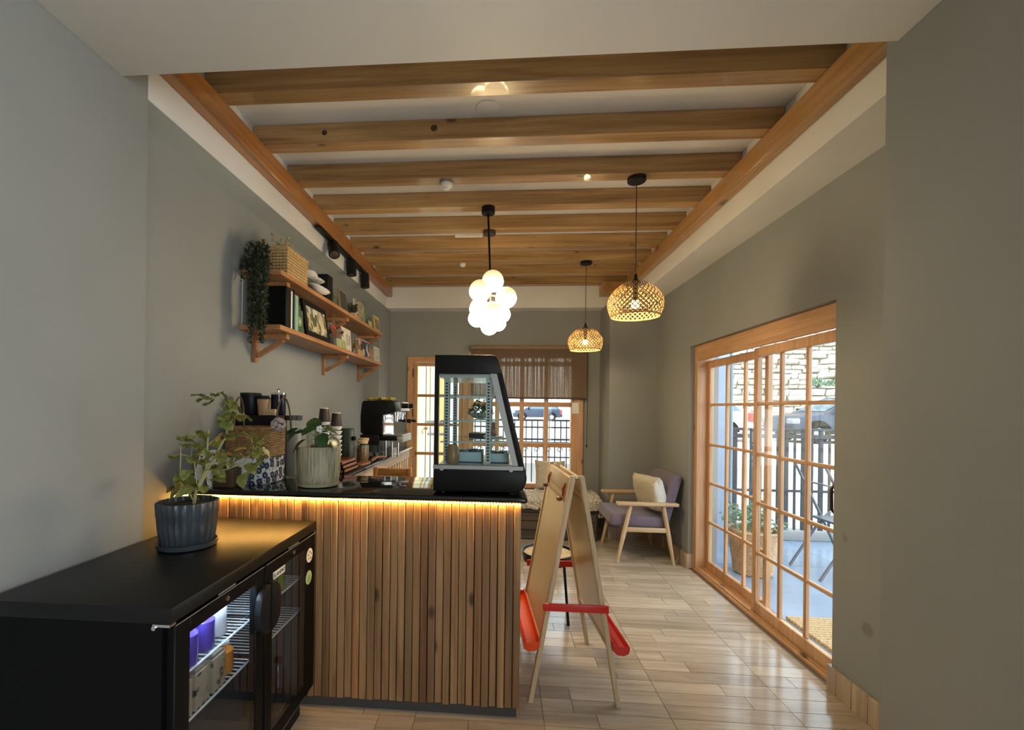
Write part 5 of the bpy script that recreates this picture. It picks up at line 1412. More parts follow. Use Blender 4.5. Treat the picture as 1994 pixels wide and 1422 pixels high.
    slab('pink_magazine', 'pink and dark patterned magazine standing on the lower shelf', 'book', 4.21, 4.53, L, 0.175, 0.014, -1.335, plain('pink_cover', (0.55, 0.26, 0.34), 0.5), 0.08, inner=0.012, im=cover_mat('pink_print', [(0.25, (0.03, 0.04, 0.03)), (0.42, (0.07, 0.09, 0.07)), (0.55, (0.50, 0.24, 0.33)), (0.75, (0.50, 0.46, 0.55))], (14, 14, 14), vor=True))
    solo('brown_carton', B().box(-1.40, 4.56, L, -1.33, 4.635, L + 0.12, 0.003), plain('tan_carton', (0.36, 0.22, 0.12), 0.6), 'tan carton between the pink magazine and the last card', 'carton')
    slab('pale_card', 'pale green and white card at the far end of the lower shelf', 'card', 4.66, 4.86, L, 0.16, 0.012, -1.325, plain('pale_mint_card', (0.55, 0.60, 0.50), 0.5), 0.06, inner=0.02, im=cover_mat('pale_print', [(0.4, (0.35, 0.36, 0.26)), (0.6, (0.62, 0.62, 0.54))]))
    solo('hanging_string', B().tube([(-1.555, 2.60, 2.27), (-1.552, 2.598, 2.10), (-1.555, 2.60, 1.905)], 0.002, 5), M_PAPER, 'thin white string hanging on the wall left of the shelves', 'string')
shelf_things()

# ------------------------------------------------------------------ lamps and ceiling fittings
def globe_mat():
    x = N('frosted_globe_lit')
    tc = x.n('TexCoord'); sx = x.n('SeparateXYZ'); x.l(tc.outputs['Generated'], sx.inputs[0])
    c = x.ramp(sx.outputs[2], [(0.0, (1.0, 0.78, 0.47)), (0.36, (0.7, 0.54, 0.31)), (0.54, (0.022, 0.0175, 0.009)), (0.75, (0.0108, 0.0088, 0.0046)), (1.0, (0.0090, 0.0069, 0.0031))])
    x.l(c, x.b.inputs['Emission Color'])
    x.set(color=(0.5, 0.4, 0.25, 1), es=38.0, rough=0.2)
    return x.m
def chandelier():
    t = thing('globe_chandelier', 'chandelier of glowing white glass globes clustered on a black rod', 'chandelier', (-0.108, 3.26, 2.87))
    y = 3.26
    part('canopy', B().lathe([(0.045, -0.048), (0.048, -0.045), (0.048, -0.0005)], (-0.108, y, 2.8705), 28), M_BLACKM, t)
    part('rod', B().tube([(-0.108, y, 2.823), (-0.085, y, 2.30), (-0.08, y, 2.10)], 0.0075, 8), M_BLACKM, t)
    G = [(-0.069, -0.01, 2.335, 0.078), (-0.157, -0.06, 2.253, 0.078), (0.027, -0.02, 2.213, 0.076), (-0.165, 0.04, 2.15, 0.074), (-0.068, -0.10, 2.093, 0.073), (-0.178, 0.0, 2.072, 0.066), (0.0, 0.06, 2.112, 0.062), (-0.03, 0.02, 2.04, 0.06), (-0.09, -0.02, 2.008, 0.062)]
    gm = globe_mat()
    for x, dy, z, r in G:
        c = Vector((x, y + dy, z))
        h = Vector((-0.083, y, min(2.30, max(2.06, z + 0.02))))
        d = (c - h); L = d.length
        part('arm', B().tube([h, h + d * (1 - r * 0.9 / L) if L > r else h + d * 0.3], 0.005, 6), M_BRASS, t)
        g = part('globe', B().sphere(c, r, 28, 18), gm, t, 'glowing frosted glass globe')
chandelier()

def pendant_shade():
    prof = []
    H = 0.205
    for i in range(13):
        q = i / 12
        z = q * H
        r = 0.146 + 0.021 * math.sin(min(1, q / 0.38) * PI / 2) if q < 0.38 else 0.167 * math.cos(((q - 0.38) / 0.62) * 1.30) ** 0.62
        prof.append((max(r, 0.03), z))
    return prof
def pendant(x, y, first, lab):
    zb = 2.005
    t = thing('woven_pendant', lab, 'pendant lamp', (x, y, zb), 'woven bamboo pendant lamps')
    o = (x, y, zb)
    prof = pendant_shade()
    def at(a, q):
        f = q * 12; i = min(11, int(f)); u = f - i
        r = prof[i][0] * (1 - u) + prof[i + 1][0] * u
        z = prof[i][1] * (1 - u) + prof[i + 1][1] * u
        return Vector((x + r * math.cos(a), y + r * math.sin(a), zb + z))
    for dirn, off in ((1, 0.0), (-1, 0.0012)):
        b = B()
        n = 34
        for k in range(n):
            L_, R_ = [], []
            for i in range(15):
                q = i / 14
                a = 2 * PI * k / n + dirn * q * 1.25
                w_ = 0.026 * 1.12
                p0, p1 = at(a - w_, q), at(a + w_, q)
                cc = Vector((x, y, p0.z))
                g = off + (0.0006 if (i + k) % 2 else 0)
                L_.append(b.bm.verts.new(p0 + (p0 - cc).normalized() * g)); R_.append(b.bm.verts.new(p1 + (p1 - cc).normalized() * g))
            for i in range(14):
                b.bm.faces.new((L_[i], R_[i], R_[i + 1], L_[i + 1]))
        part('weave', b, M_BAMBOO, t, kind='stuff')
    part('rim', B().tube([at(2 * PI * k / 40, 0.005) for k in range(40)], 0.005, 6, closed=True), M_BAMBOO, t)
    part('cap', B().lathe([(0.032, H_ := 0.202), (0.03, 0.215), (0.012, 0.232), (0.009, 0.262), (0.0, 0.264)], o, 18), M_BLACKM, t)
    part('cord', B().tube([(x, y, zb + 0.26), (x, y, 2.846)], 0.0032, 6), M_CORD, t)
    part('canopy', B().lathe([(0.052, -0.026), (0.056, -0.022), (0.056, -0.0005)], (x, y, 2.8705), 28), M_BLACKM, t)
    part('bulb', B().sphere((x, y, zb + 0.075), 0.026, 16, 10), emit('warm_bulb', (1.0, 0.66, 0.28), 9.0), t, 'glowing warm bulb')
    part('socket', B().cyl((x, y, zb + 0.10), (x, y, zb + 0.212), 0.016, n=12), M_BLACKM, t)
    ld = bpy.data.lights.new('pendant_bulb', 'POINT')
    ld.energy = 2.6; ld.color = (1.0, 0.70, 0.38); ld.shadow_soft_size = 0.028
    lo = bpy.data.objects.new('pendant_bulb', ld); COL.objects.link(lo); lo.parent = t; lo.location = (0, 0, 0.035)
pendant(0.828, 2.89, True, 'nearer woven bamboo pendant lamp hanging on a long cord before the glass doors')
pendant(0.818, 4.51, False, 'farther woven bamboo pendant lamp hanging near the back window')

def ceiling_bits():
    t = thing('track_light', 'black three-spot track light along the left girder above the shelves', 'track light', (-1.362, 3.85, 2.757))
    part('track', B().box(-1.381, 3.22, 2.732, -1.345, 4.46, 2.7515, 0.003, 1), M_BLACKM, t)
    spots = [(3.50, (0.35, -0.62, -1.0)), (3.93, (0.12, -0.15, -1.0)), (4.33, (0.08, -0.05, -1.0))]
    for y, d in spots:
        d = Vector(d).normalized()
        top = Vector((-1.345, y, 2.70))
        part('stem', B().tube([(-1.362, y, 2.7318), (-1.35, y, 2.705), top + d * 0.03], 0.010, 8), M_BLACKM, t)
        a = top - d * 0.02
        h = part('spot_head', B().tube([a, a + d * 0.004, a + d * 0.135, a + d * 0.137], 0.043, 26, rs=[0.036, 0.043, 0.043, 0.038]), M_BLACKM, t)
        e = a + d * 0.1371
        part('lens', B().tube([e, e + d * 0.001], 0.034, 22), plain('spot_lens', (0.25, 0.25, 0.25), 0.1, metal=0.8), h)
    t = thing('smoke_detector', 'white smoke detector on the third ceiling joist', 'detector', (-0.366, 2.87, 2.871))
    part('base', B().lathe([(0.042, -0.012), (0.046, -0.0005)], (-0.366, 2.885, 2.8705), 28), plain('detector_base', (0.25, 0.24, 0.22), 0.5), t)
    part('body', B().lathe([(0.0, -0.05), (0.018, -0.048), (0.026, -0.036), (0.038, -0.030), (0.04, -0.0125)], (-0.366, 2.885, 2.8705), 28), M_WHITEP, t)
    solo('motion_sensor', B().lathe([(0.0, -0.034), (0.018, -0.032), (0.028, -0.022), (0.031, -0.001)], (-0.40, 4.52, 2.8705), 24), M_WHITEP, 'small white round sensor on the seventh ceiling joist', 'sensor')
    solo('junction_plate', B().lathe([(0.050, -0.03), (0.052, -0.026), (0.052, -0.001)], (-0.111, 3.70, 2.8705), 28), plain('bronze_plate', (0.10, 0.075, 0.05), 0.4, metal=0.5), 'round dark bronze plate on the fifth joist behind the chandelier rod', 'ceiling plate')
    solo('cable_trunking', B().box(-0.40, 3.752, 2.846, -0.17, 3.768, 2.8705, 0.002, 1), M_WHITEP, 'short white cable trunking beside the bronze ceiling plate', 'trunking')
    solo('ceiling_cover', B().lathe([(0.0, -0.006), (0.055, -0.006), (0.062, -0.003), (0.064, -0.0005)], (-0.086, 2.345, 2.9797), 32), M_WHITE, 'round white cover plate on the ceiling between the first two joists', 'cover plate')
ceiling_bits()

# ------------------------------------------------------------------ easel
def easel():
    t = thing('childrens_easel', 'two-sided wooden easel with red crossbars and trays beside the counter', 'easel', (0.36, 2.5, 0))
    def sh(b):
        for v in b.bm.verts:
            v.co.x -= 0.040 * (v.co.y - 2.2) / 0.6
        return b
    xl = lambda z: 0.159 + 0.193 * z / 1.1
    xr = lambda z: 0.577 - 0.185 * z / 1.1
    for f, nm in ((xl, 'l'), (xr, 'r')):
        for y in (2.197, 2.775):
            part('leg', sh(B().prism([(f(0) - 0.011, 0.0), (f(0) + 0.011, 0.0), (f(1.1) + 0.011, 1.1), (f(1.1) - 0.011, 1.1)], 'y', y, y + 0.03, 0.002)), M_EASEL, t)
        part('board', sh(B().prism([(f(0.30) - 0.004, 0.30), (f(0.30) + 0.004, 0.30), (f(0.965) + 0.004, 0.965), (f(0.965) - 0.004, 0.965)], 'y', 2.2275, 2.7745)), M_EBOARD, t, smooth=False)
        part('top_rail', sh(B().prism([(f(1.0) - 0.009, 1.0), (f(1.0) + 0.009, 1.0), (f(1.085) + 0.009, 1.085), (f(1.085) - 0.009, 1.085)], 'y', 2.2275, 2.7745, 0.002)), M_EASEL, t)
        part('paper_rail', sh(B().prism([(f(0.966) - 0.009, 0.966), (f(0.966) + 0.009, 0.966), (f(0.999) + 0.009, 0.999), (f(0.999) - 0.009, 0.999)], 'y', 2.2275, 2.7745, 0.002)), M_PALEW, t)
        part('bottom_rail', sh(B().prism([(f(0.275) - 0.009, 0.275), (f(0.275) + 0.009, 0.275), (f(0.30) + 0.009, 0.30), (f(0.30) - 0.009, 0.30)], 'y', 2.2275, 2.7745, 0.002)), M_EASEL, t)
    for y in (2.24, 2.74):
        part('hinge', sh(B().box(0.356, y - 0.02, 1.085, 0.392, y + 0.02, 1.093, 0.002, 1)), M_STEEL, t)
    for y in (2.183, 2.806):
        part('crossbar', sh(B().box(xl(0.47) - 0.030, y, 0.452, xr(0.47) + 0.024, y + 0.012, 0.49, 0.005, 2)), M_RED, t, 'red plastic crossbar')
    def tray(x0, sgn, mat):
        ring = [(0, 0.055), (0.004, 0.02), (0.022, 0.003), (0.05, 0.0), (0.068, 0.012), (0.074, 0.036), (0.078, 0.036), (0.072, 0.006), (0.05, -0.006), (0.018, -0.003), (-0.003, 0.016), (-0.005, 0.055)]
        b = B().prism([(x0 + sgn * u, 0.262 + v) for u, v in ring], 'y', 2.185, 2.812)
        for y in (2.185, 2.808):
            b.prism([(x0 + sgn * u, 0.262 + v) for u, v in [(0, 0.04), (0.004, 0.02), (0.022, 0.003), (0.05, 0.0), (0.068, 0.012), (0.073, 0.034)]], 'y', y, y + 0.004)
        return sh(b)
    part('tray', tray(xl(0.28) - 0.014, -1, M_ORANGE), M_ORANGE, t, 'orange-red paint tray on the counter side')
    part('tray', tray(xr(0.28) + 0.014, 1, M_RED), M_RED, t, 'red paint tray on the door side')
    for y in (2.29, 2.70):
        b = B().tube([(xl(1.05) - 0.010, y, 1.05), (xl(1.03) - 0.018, y - 0.012, 1.02), (xl(1.0) - 0.016, y - 0.004, 0.985)], 0.0035, 6)
        b.tube([(xl(1.05) - 0.010, y, 1.05), (xl(1.03) - 0.018, y + 0.014, 1.02), (xl(1.0) - 0.016, y + 0.002, 0.985)], 0.0035, 6)
        s = part('string', sh(b), plain('red_string', (0.45, 0.06, 0.03), 0.6), t)
        part('peg', sh(B().lathe([(0.004, 0), (0.014, 0.006), (0.014, 0.02), (0.004, 0.026)], (xl(0.97) - 0.026, y, 0.96), 14)), plain('brown_peg', (0.22, 0.09, 0.03), 0.4), s)
easel()

# ------------------------------------------------------------------ furniture
def cushion(b, M, hx, hy, th, pw=0.45, n=14, wrinkle=0.004, seed=1):
    top, bot = {}, {}
    for i in range(n + 1):
        for j in range(n + 1):
            u, v = -1 + 2 * i / n, -1 + 2 * j / n
            pin = 1 - 0.07 * (1 - abs(u) ** 2) * abs(v) ** 6 - 0.0
            pin2 = 1 - 0.07 * (1 - abs(v) ** 2) * abs(u) ** 6
            h = th * (max(0, 1 - u ** 4) * max(0, 1 - v ** 4)) ** pw
            w_ = noise.noise(Vector((u * 2.2, v * 2.2, seed))) * wrinkle * 3
            p = Vector((u * hx * pin2, v * hy * pin, 0))
            edge = i in (0, n) or j in (0, n)
            a = b.bm.verts.new(M @ (p + Vector((0, 0, h + (0 if edge else w_)))))
            top[i, j] = a
            bot[i, j] = a if edge else b.bm.verts.new(M @ (p + Vector((0, 0, -h + w_))))
    for i in range(n):
        for j in range(n):
            b.bm.faces.new((top[i, j], top[i + 1, j], top[i + 1, j + 1], top[i, j + 1]))
            q = (bot[i, j], bot[i, j + 1], bot[i + 1, j + 1], bot[i + 1, j])
            b.bm.faces.new(q)
    return b

def armchair():
    t = thing('armchair', 'purple-grey upholstered armchair with pale wooden arms in the corner by the glass doors', 'armchair', (1.34, 4.59, 0))
    for y in (4.262, 4.888):
        def leg(x0, x1):
            return B().tube([(x0, y + 0.013, 0.0), ((x0 + x1) / 2, y + 0.013, 0.27), (x1, y + 0.013, 0.54)], 0.016, 12, rs=[0.013, 0.021, 0.018])
        part('leg', leg(1.085, 1.205), M_PALEW, t)
        part('leg', leg(1.598, 1.50), M_PALEW, t)
        part('armrest', B().box(1.075, y - 0.020, 0.538, 1.632, y + 0.045, 0.572, 0.012, 3), M_PALEX, t)
        part('side_rail', B().box(1.155, y + 0.002, 0.295, 1.55, y + 0.022, 0.338, 0.005, 2), M_PALEX, t)
    part('cross_rail', B().box(1.155, 4.284, 0.295, 1.175, 4.888, 0.33, 0.004), M_PALEW, t)
    part('cross_rail', B().box(1.51, 4.284, 0.295, 1.53, 4.888, 0.33, 0.004), M_PALEW, t)
    b = B().box(0, 4.300, 0, 0.50, 4.878, 0.112, 0.035, 4, Matrix.Translation((1.03, 0, 0.338)) @ Matrix.Rotation(0.045, 4, 'Y'))
    part('seat_cushion', b, M_PURPLE, t)
    b = B().prism([(1.475, 0.335), (1.555, 0.325), (1.682, 0.79), (1.672, 0.818), (1.60, 0.815), (1.585, 0.795)], 'y', 4.305, 4.875, 0.02)
    part('back_cushion', b, M_PURPLE, t)
    M = Matrix.Translation((1.432, 4.46, 0.635)) @ Matrix.Rotation(0.35, 4, 'Z') @ Matrix.Rotation(PI / 2 - 0.28, 4, 'Y')
    x = N('cushion_two_tone'); x.set(rough=0.9)
    v = x.coords((1, 1, 1), rand=False)
    nz = x.noise(x.coords((90, 90, 90), rand=False), 1.0, 2)
    sx = x.n('SeparateXYZ'); x.l(v, sx.inputs[0])
    m = x.ramp(sx.outputs[1], [(0.0, (0, 0, 0)), (0.5, (0, 0, 0))])
    x.color(x.ramp(nz, [(0.3, (0.46, 0.40, 0.29)), (0.7, (0.66, 0.60, 0.47))])); x.bump(nz, 0.3, 0.004)
    p = thing('throw_pillow', 'beige woven throw pillow leaning on the purple armchair back', 'pillow', (1.432, 4.46, 0.46))
    part('cover', cushion(B(), M, 0.175, 0.185, 0.075), x.m, p, smooth=True, angle=80)
    part('band', cushion(B(), M @ Matrix.Translation((0, -0.135, 0)), 0.165, 0.042, 0.060, n=8), plain('white_band', (0.70, 0.68, 0.62), 0.9), p, 'off-white side band', angle=80)
armchair()

def side_table():
    c = (0.338, 3.16); z = 0.43
    t = thing('round_side_table', 'low round side table with a black rim and woven top behind the easel', 'side table', (*c, 0))
    part('rim', B().lathe([(0.158, z - 0.05), (0.172, z - 0.05), (0.182, z + 0.012), (0.172, z + 0.012), (0.166, z - 0.01), (0.158, z - 0.01)], (*c, 0), 44), M_BLACK, t)
    x = ramped('woven_top', [(0.35, (0.40, 0.29, 0.15)), (0.65, (0.72, 0.60, 0.40))], (70, 70, 70), rough=0.7, bump=0.5)
    part('top', B().lathe([(0.165, z - 0.03), (0.165, z - 0.002), (0.0, z - 0.002)], (*c, 0), 40), x, t)
    for a in (0.12, 1.69, 3.26, 4.83):
        a += 0.55
        part('leg', B().tube([(c[0] + 0.15 * math.cos(a), c[1] + 0.15 * math.sin(a), z - 0.045), (c[0] + 0.195 * math.cos(a), c[1] + 0.195 * math.sin(a), 0.001)], 0.009, 8), M_BLACKM, t)
side_table()

def bench():
    t = thing('window_bench', 'dark low window bench under the back window', 'bench', (0.3, 5.2, 0))
    part('seat', B().box(-0.42, 4.93, 0.30, 1.06, 5.50, 0.335, 0.005), M_DARKW, t)
    for x in (-0.38, 0.30, 0.98):
        part('support', B().box(x, 4.96, 0, x + 0.05, 5.47, 0.2995, 0.004), M_DARKW, t)
    part('back_panel', B().box(-0.40, 5.475, 0, 1.04, 5.495, 0.2995), M_DARKW, t)
    BW = wood('brown_bench_panel', (0.06, 0.04, 0.025), (0.12, 0.085, 0.055), 'x', 0.5, 0, 0.1)
    for k in range(3):
        part('front_panel', B().box(-0.40, 4.945, 0.012 + 0.096 * k, 1.04, 4.9585, 0.102 + 0.096 * k, 0.003, 1), BW, t)
    # nubby throw / mattress
    r = random.Random(9)
    s = thing('boucle_seat_pad', 'thick cream boucle seat pad with a shaggy end on the window bench', 'seat pad', (0.3, 5.2, 0.3355))
    b = B().box(-0.44, 4.90, 0.3355, 1.07, 5.46, 0.46, 0.05, 4)
    bmesh.ops.subdivide_edges(b.bm, edges=b.bm.edges[:], cuts=5, use_grid_fill=True)
    for v in b.bm.verts:
        if v.co.z > 0.34:
            v.co += Vector((0.6, 0.6, 1)) * noise.noise(v.co * 22) * 0.010
    part('pad', b, M_BOUCLE, s, angle=80)
    tf = B()
    for i in range(480):
        if i < 250:
            p = Vector((r.uniform(0.2, 1.06), 4.900, r.uniform(0.35, 0.45)))
        else:
            p = Vector((1.075, r.uniform(4.92, 5.44), r.uniform(0.27, 0.46)))
        tf.sphere(p + Vector((r.uniform(-0.01, 0.02), r.uniform(-0.008, 0.004), 0)), r.uniform(0.012, 0.021), 6, 4)
    for i in range(420):
        tf.sphere((r.uniform(0.15, 1.05), r.uniform(4.93, 5.43), 0.458 + r.uniform(-0.006, 0.004)), r.uniform(0.010, 0.018), 6, 4)
    part('tufts', tf, M_BOUCLE, s, kind='stuff')
    p = thing('throw_pillow', 'square linen throw pillow standing on the boucle bench pad at the back window', 'pillow', (0.58, 5.36, 0.478))
    M = Matrix.Translation((0.585, 5.37, 0.648)) @ Matrix.Rotation(PI / 2 - 0.2, 4, 'X')
    part('cover', cushion(B(), M, 0.178, 0.170, 0.06, seed=4), M_LINEN, p, angle=80)
    p = thing('throw_pillow', 'linen throw pillow at the bench end half hidden by the display case', 'pillow', (0.1, 5.36, 0.478))
    M = Matrix.Translation((0.10, 5.37, 0.648)) @ Matrix.Rotation(PI / 2 - 0.2, 4, 'X')
    part('cover', cushion(B(), M, 0.178, 0.170, 0.06, seed=7), M_LINEN, p, angle=80)
bench()

# ------------------------------------------------------------------ terrace and street outside
M_RAIL = plain('dark_railing_paint', (0.035, 0.04, 0.045), 0.45)
def exterior():
    SL_ = ramped('slate_tile', [(0.3, (0.20, 0.27, 0.38)), (0.7, (0.28, 0.36, 0.48))], (1.5, 1.5, 1.5), rough=0.22)
    st = struct('terrace_floor', B().box(1.95, -3.0, -0.2, 9.0, 5.58, -0.016), M_GROUT)
    r = random.Random(2)
    me = B().box(0.002, 0.002, -0.012, 0.598, 0.598, 0, 0.002, 1).mesh('tile', smooth=False); me.materials.append(SL_)
    for i in range(8):
        for j in range(10):
            inst('tile', me, st, Matrix.Translation((1.952 + 0.6 * i, -0.42 + 0.6 * j, -0.004 + r.uniform(-0.0008, 0.0008))))
    struct('terrace_kerb', B().box(2.43, 5.25, -0.004, 9.0, 5.40, 0.10, 0.01), plain('kerb_stone', (0.33, 0.33, 0.31), 0.8))
    struct('pillar_outer', B().box(2.20, 4.95, -0.01, 2.40, 5.58, 3.1, 0.004), plain('pillar_blue_grey', (0.36, 0.42, 0.52), 0.6))
    solo('drain_pipe', B().tube([(2.425, 4.97, 0.0), (2.425, 4.97, 3.0)], 0.02, 10), plain('pipe_grey', (0.30, 0.34, 0.35), 0.5), 'grey drain pipe running up beside the outer pillar', 'pipe')
    # terrace railing
    def railing(name, lab, x0, x1, y, z0, rails, pitch, zt, thick=False, scroll=None):
        t = thing(name, lab, 'railing', ((x0 + x1) / 2, y, z0))
        for z, h in rails:
            part('rail', B().box(x0, y - 0.018, z - h / 2, x1, y + 0.018, z + h / 2, 0.003, 1), M_RAIL, t)
        n = int((x1 - x0) / pitch)
        for i in range(n + 1):
            x = x0 + 0.02 + i * pitch
            w_ = (0.022 if (thick and i % 2 == 0) else 0.009)
            part('baluster', B().box(x - w_, y - 0.010, z0, x + w_, y + 0.010, zt), M_RAIL, t, smooth=False)
        if scroll:
            for i in range(int((x1 - x0) / scroll[2])):
                x = x0 + scroll[2] * (i + 0.5)
                pts = [(x + (0.055 - 0.0055 * k) * math.cos(k * 0.75), y - 0.02, scroll[0] + (0.055 - 0.0055 * k) * math.sin(k * 0.75)) for k in range(9)]
                part('scroll', B().tube(pts, 0.008, 5), M_RAIL, t)
        return t
    railing('terrace_railing', 'dark metal railing along the far end of the terrace beyond the glass doors', 2.44, 5.6, 5.32, 0.10, ((1.222, 0.03), (1.145, 0.045), (0.535, 0.025)), 0.092, 1.21, True)
    back = struct('balcony_floor', B().box(-4.0, 5.80, -0.3, 7.0, 7.9, -0.02), plain('balcony_concrete', (0.40, 0.39, 0.37), 0.7))
    railing('balcony_railing', 'dark scrolled metal railing seen through the back window', -0.45, 3.0, 7.6, -0.02, ((1.232, 0.03), (1.115, 0.025), (0.915, 0.03), (0.865, 0.022), (0.62, 0.022), (0.10, 0.03)), 0.095, 1.22, False, (0.74, 0, 0.19))
    # yellow wing with pilaster, pipe and rack
    YL = wall_paint('yellow_render', (0.78, 0.58, 0.24))
    struct('wall_yellow', B().box(-6.0, 7.25, -0.3, -0.86, 7.6, 4.5), YL)
    struct('column_yellow', B().box(-1.30, 7.12, -0.02, -1.20, 7.249, 4.4).box(-1.19, 7.14, -0.02, -1.14, 7.249, 4.4), plain('pale_pilaster', (0.85, 0.76, 0.50), 0.7))
    solo('drain_pipe', B().tube([(-1.09, 7.16, 0.0), (-1.09, 7.16, 4.2)], 0.028, 10), M_WHITEP, 'white drain pipe on the yellow wall outside the back door', 'pipe')
    t = thing('metal_stand', 'grey metal stand with two crossbars outside the back door', 'stand', (-0.95, 6.5, -0.02))
    part('post', B().tube([(-1.02, 6.5, -0.018), (-1.02, 6.5, 1.19)], 0.018, 10), M_STEEL, t)
    part('crossbar', B().box(-1.10, 6.47, 1.19, -0.75, 6.53, 1.235, 0.004).box(-1.06, 6.48, 1.02, -0.75, 6.52, 1.055, 0.004), M_GREYMET, t)
    part('post', B().tube([(-0.77, 6.5, -0.018), (-0.77, 6.5, 1.19)], 0.018, 10), M_STEEL, t)
    part('tap', B().tube([(-1.10, 6.47, 1.12), (-1.12, 6.42, 1.10), (-1.12, 6.42, 1.04)], 0.012, 8).cyl((-1.06, 6.49, 1.12), (-1.11, 6.47, 1.12), 0.02, n=10), M_BRASS, t)
    # street
    struct('ground_street', B().box(-60, 8.4, -0.2, 70, 90, 0.42), plain('dusty_ground', (0.56, 0.54, 0.50), 0.9, var=0.1, scale=1.2))
    # stone wall
    STN = ramped('retaining_stone', [(0.3, (0.36, 0.31, 0.24)), (0.5, (0.52, 0.48, 0.40)), (0.7, (0.62, 0.61, 0.57))], (2.2, 2.2, 2.2), rough=0.85, bump=0.5)
    MRT = plain('earth_mortar', (0.30, 0.25, 0.18), 0.95, var=0.2)
    wl = struct('wall_stone', B().box(7.5, 20.1, 0.3, 26, 21.5, 7.5), MRT)
    vs = []
    for k in range(7):
        b = B().box(0, -0.11, 0, 1, 0.3, 1, 0.12, 2)
        for v in b.bm.verts:
            q = Vector((v.co.x * 3, v.co.y * 3 + k * 7, v.co.z * 3))
            v.co += Vector((noise.noise(q), noise.noise(q + Vector((9, 0, 0))) * 0.5, noise.noise(q + Vector((0, 9, 0))))) * 0.10
        me = b.mesh('stone', smooth=True, angle=50); me.materials.append(STN); vs.append(me)
    n = 0
    rest = []
    z = 0.35
    while z < 6.6:
        h = r.uniform(0.15, 0.30)
        x = 7.6 + r.uniform(0, 0.3)
        while x < 18:
            wd = r.uniform(0.25, 0.85)
            view = 9.2 < x + wd and x < 14.4 and z < 4.7 and z > 1.3
            M = Matrix.Translation((x, 20.08 + r.uniform(-0.05, 0.05), z + r.uniform(-0.03, 0.03))) @ Matrix.Rotation(r.uniform(-0.05, 0.05), 4, 'Y') @ Matrix.Diagonal((wd * 0.97, 1, h * 0.97, 1))
            me = r.choice(vs)
            if view and n < 295:
                inst('stone', me, wl, M); n += 1
            elif x < 16:
                rest.append((me, M))
            x += wd
        z += h
    b = B()
    for me, M in rest:
        m2 = me.copy(); m2.transform(M); b.bm.from_mesh(m2); bpy.data.meshes.remove(m2)
    part('stone_field', b, STN, wl, kind='stuff')
    x = N('far_stone'); x.set(rough=0.9)
    vo = x.n('TexVoronoi', feature='DISTANCE_TO_EDGE'); vo.inputs['Scale'].default_value = 1.0
    x.l(x.coords((1.6, 1.6, 2.6), rand=False), vo.inputs['Vector'])
    x.color(x.ramp(vo.outputs['Distance'], [(0.0, (0.32, 0.29, 0.25)), (0.08, (0.62, 0.60, 0.55))]))
    struct('wall_stone_far', B().box(-30, 46, 0.3, 30, 47, 9), x.m)
    b = B()
    for i in range(260):
        c = Vector((13.6 + r.uniform(-0.7, 0.8), 19.93 + r.uniform(-0.1, 0.1), 2.55 + r.uniform(-0.02, 0.10)))
        d = Vector((r.uniform(-0.3, 0.3), r.uniform(-0.3, 0.1), 0.4)).normalized() * r.uniform(0.10, 0.28)
        e = Vector((0.03, 0, 0))
        b.quad(c - e, c + e, c + d + e * 0.2, c + d - e * 0.2)
    part('grass', b, M_OUTLEAF, wl, kind='stuff')
    # door mat
    x = ramped('coir', [(0.35, (0.34, 0.22, 0.10)), (0.65, (0.60, 0.44, 0.24))], (160, 60, 60), rough=0.95, bump=0.8)
    b = B()
    for i in range(26):
        yy = 2.46 + i * 0.0315
        b.tube([(1.97, yy, 0.006), (2.60, yy, 0.006)], 0.0155, 6)
    solo('door_mat', b, x, 'tan ribbed coir door mat outside the sliding doors', 'door mat')
    # wicker planter
    c = (2.235, 4.17)
    t = thing('wicker_planter', 'tall pale wicker planter with a silvery shrub on the terrace', 'planter', (*c, -0.003))
    b = B()
    f = lambda a, q: (c[0] + (0.145 + 0.045 * q) * math.cos(a), c[1] + (0.145 + 0.045 * q) * math.sin(a))
    wicker_wall(b, f, 0.006, 0.37, 24, 64, 0.0082, 0.003)
    part('weave', b, M_PALEWICK, t)
    part('liner', B().lathe([(0.138, 0.0), (0.18, 0.35), (0.17, 0.35), (0.165, 0.33), (0, 0.33)], (*c, -0.002), 28), M_PALEWICK, t)
    part('rim', B().tube([(c[0] + 0.19 * math.cos(k * PI / 20), c[1] + 0.19 * math.sin(k * PI / 20), 0.375) for k in range(40)], 0.013, 7, closed=True), M_PALEWICK, t)
    fo = B(); s_ = B()
    for i in range(26):
        a, e = r.uniform(0, 6.28), r.uniform(0.02, 0.22)
        tip = Vector((c[0] + e * math.cos(a), c[1] + e * math.sin(a), 0.42 + r.uniform(0.02, 0.24) * (1.15 - e / 0.3)))
        s_.tube([(c[0] + 0.05 * math.cos(a), c[1] + 0.05 * math.sin(a), 0.33), tip], 0.003, 4)
        for k in range(14):
            p = tip + Vector((r.uniform(-1, 1), r.uniform(-1, 1), r.uniform(-1.2, 0.6))) * 0.05
            d = Vector((r.uniform(-1, 1), r.uniform(-1, 1), r.uniform(-0.3, 0.8))).normalized() * 0.028
            q = d.orthogonal().normalized() * 0.011
            fo.quad(p - d, p + q, p + d, p - q)
    part('stems', s_, M_STEM, t)
    part('foliage', fo, M_OUTLEAF, t, kind='stuff')
    # folding chair on the terrace
    t = thing('folding_chair', 'grey metal folding chair with crossed legs on the terrace', 'chair', (2.95, 4.2, 0))
    GM = plain('grey_tube', (0.16, 0.17, 0.19), 0.4, metal=0.3)
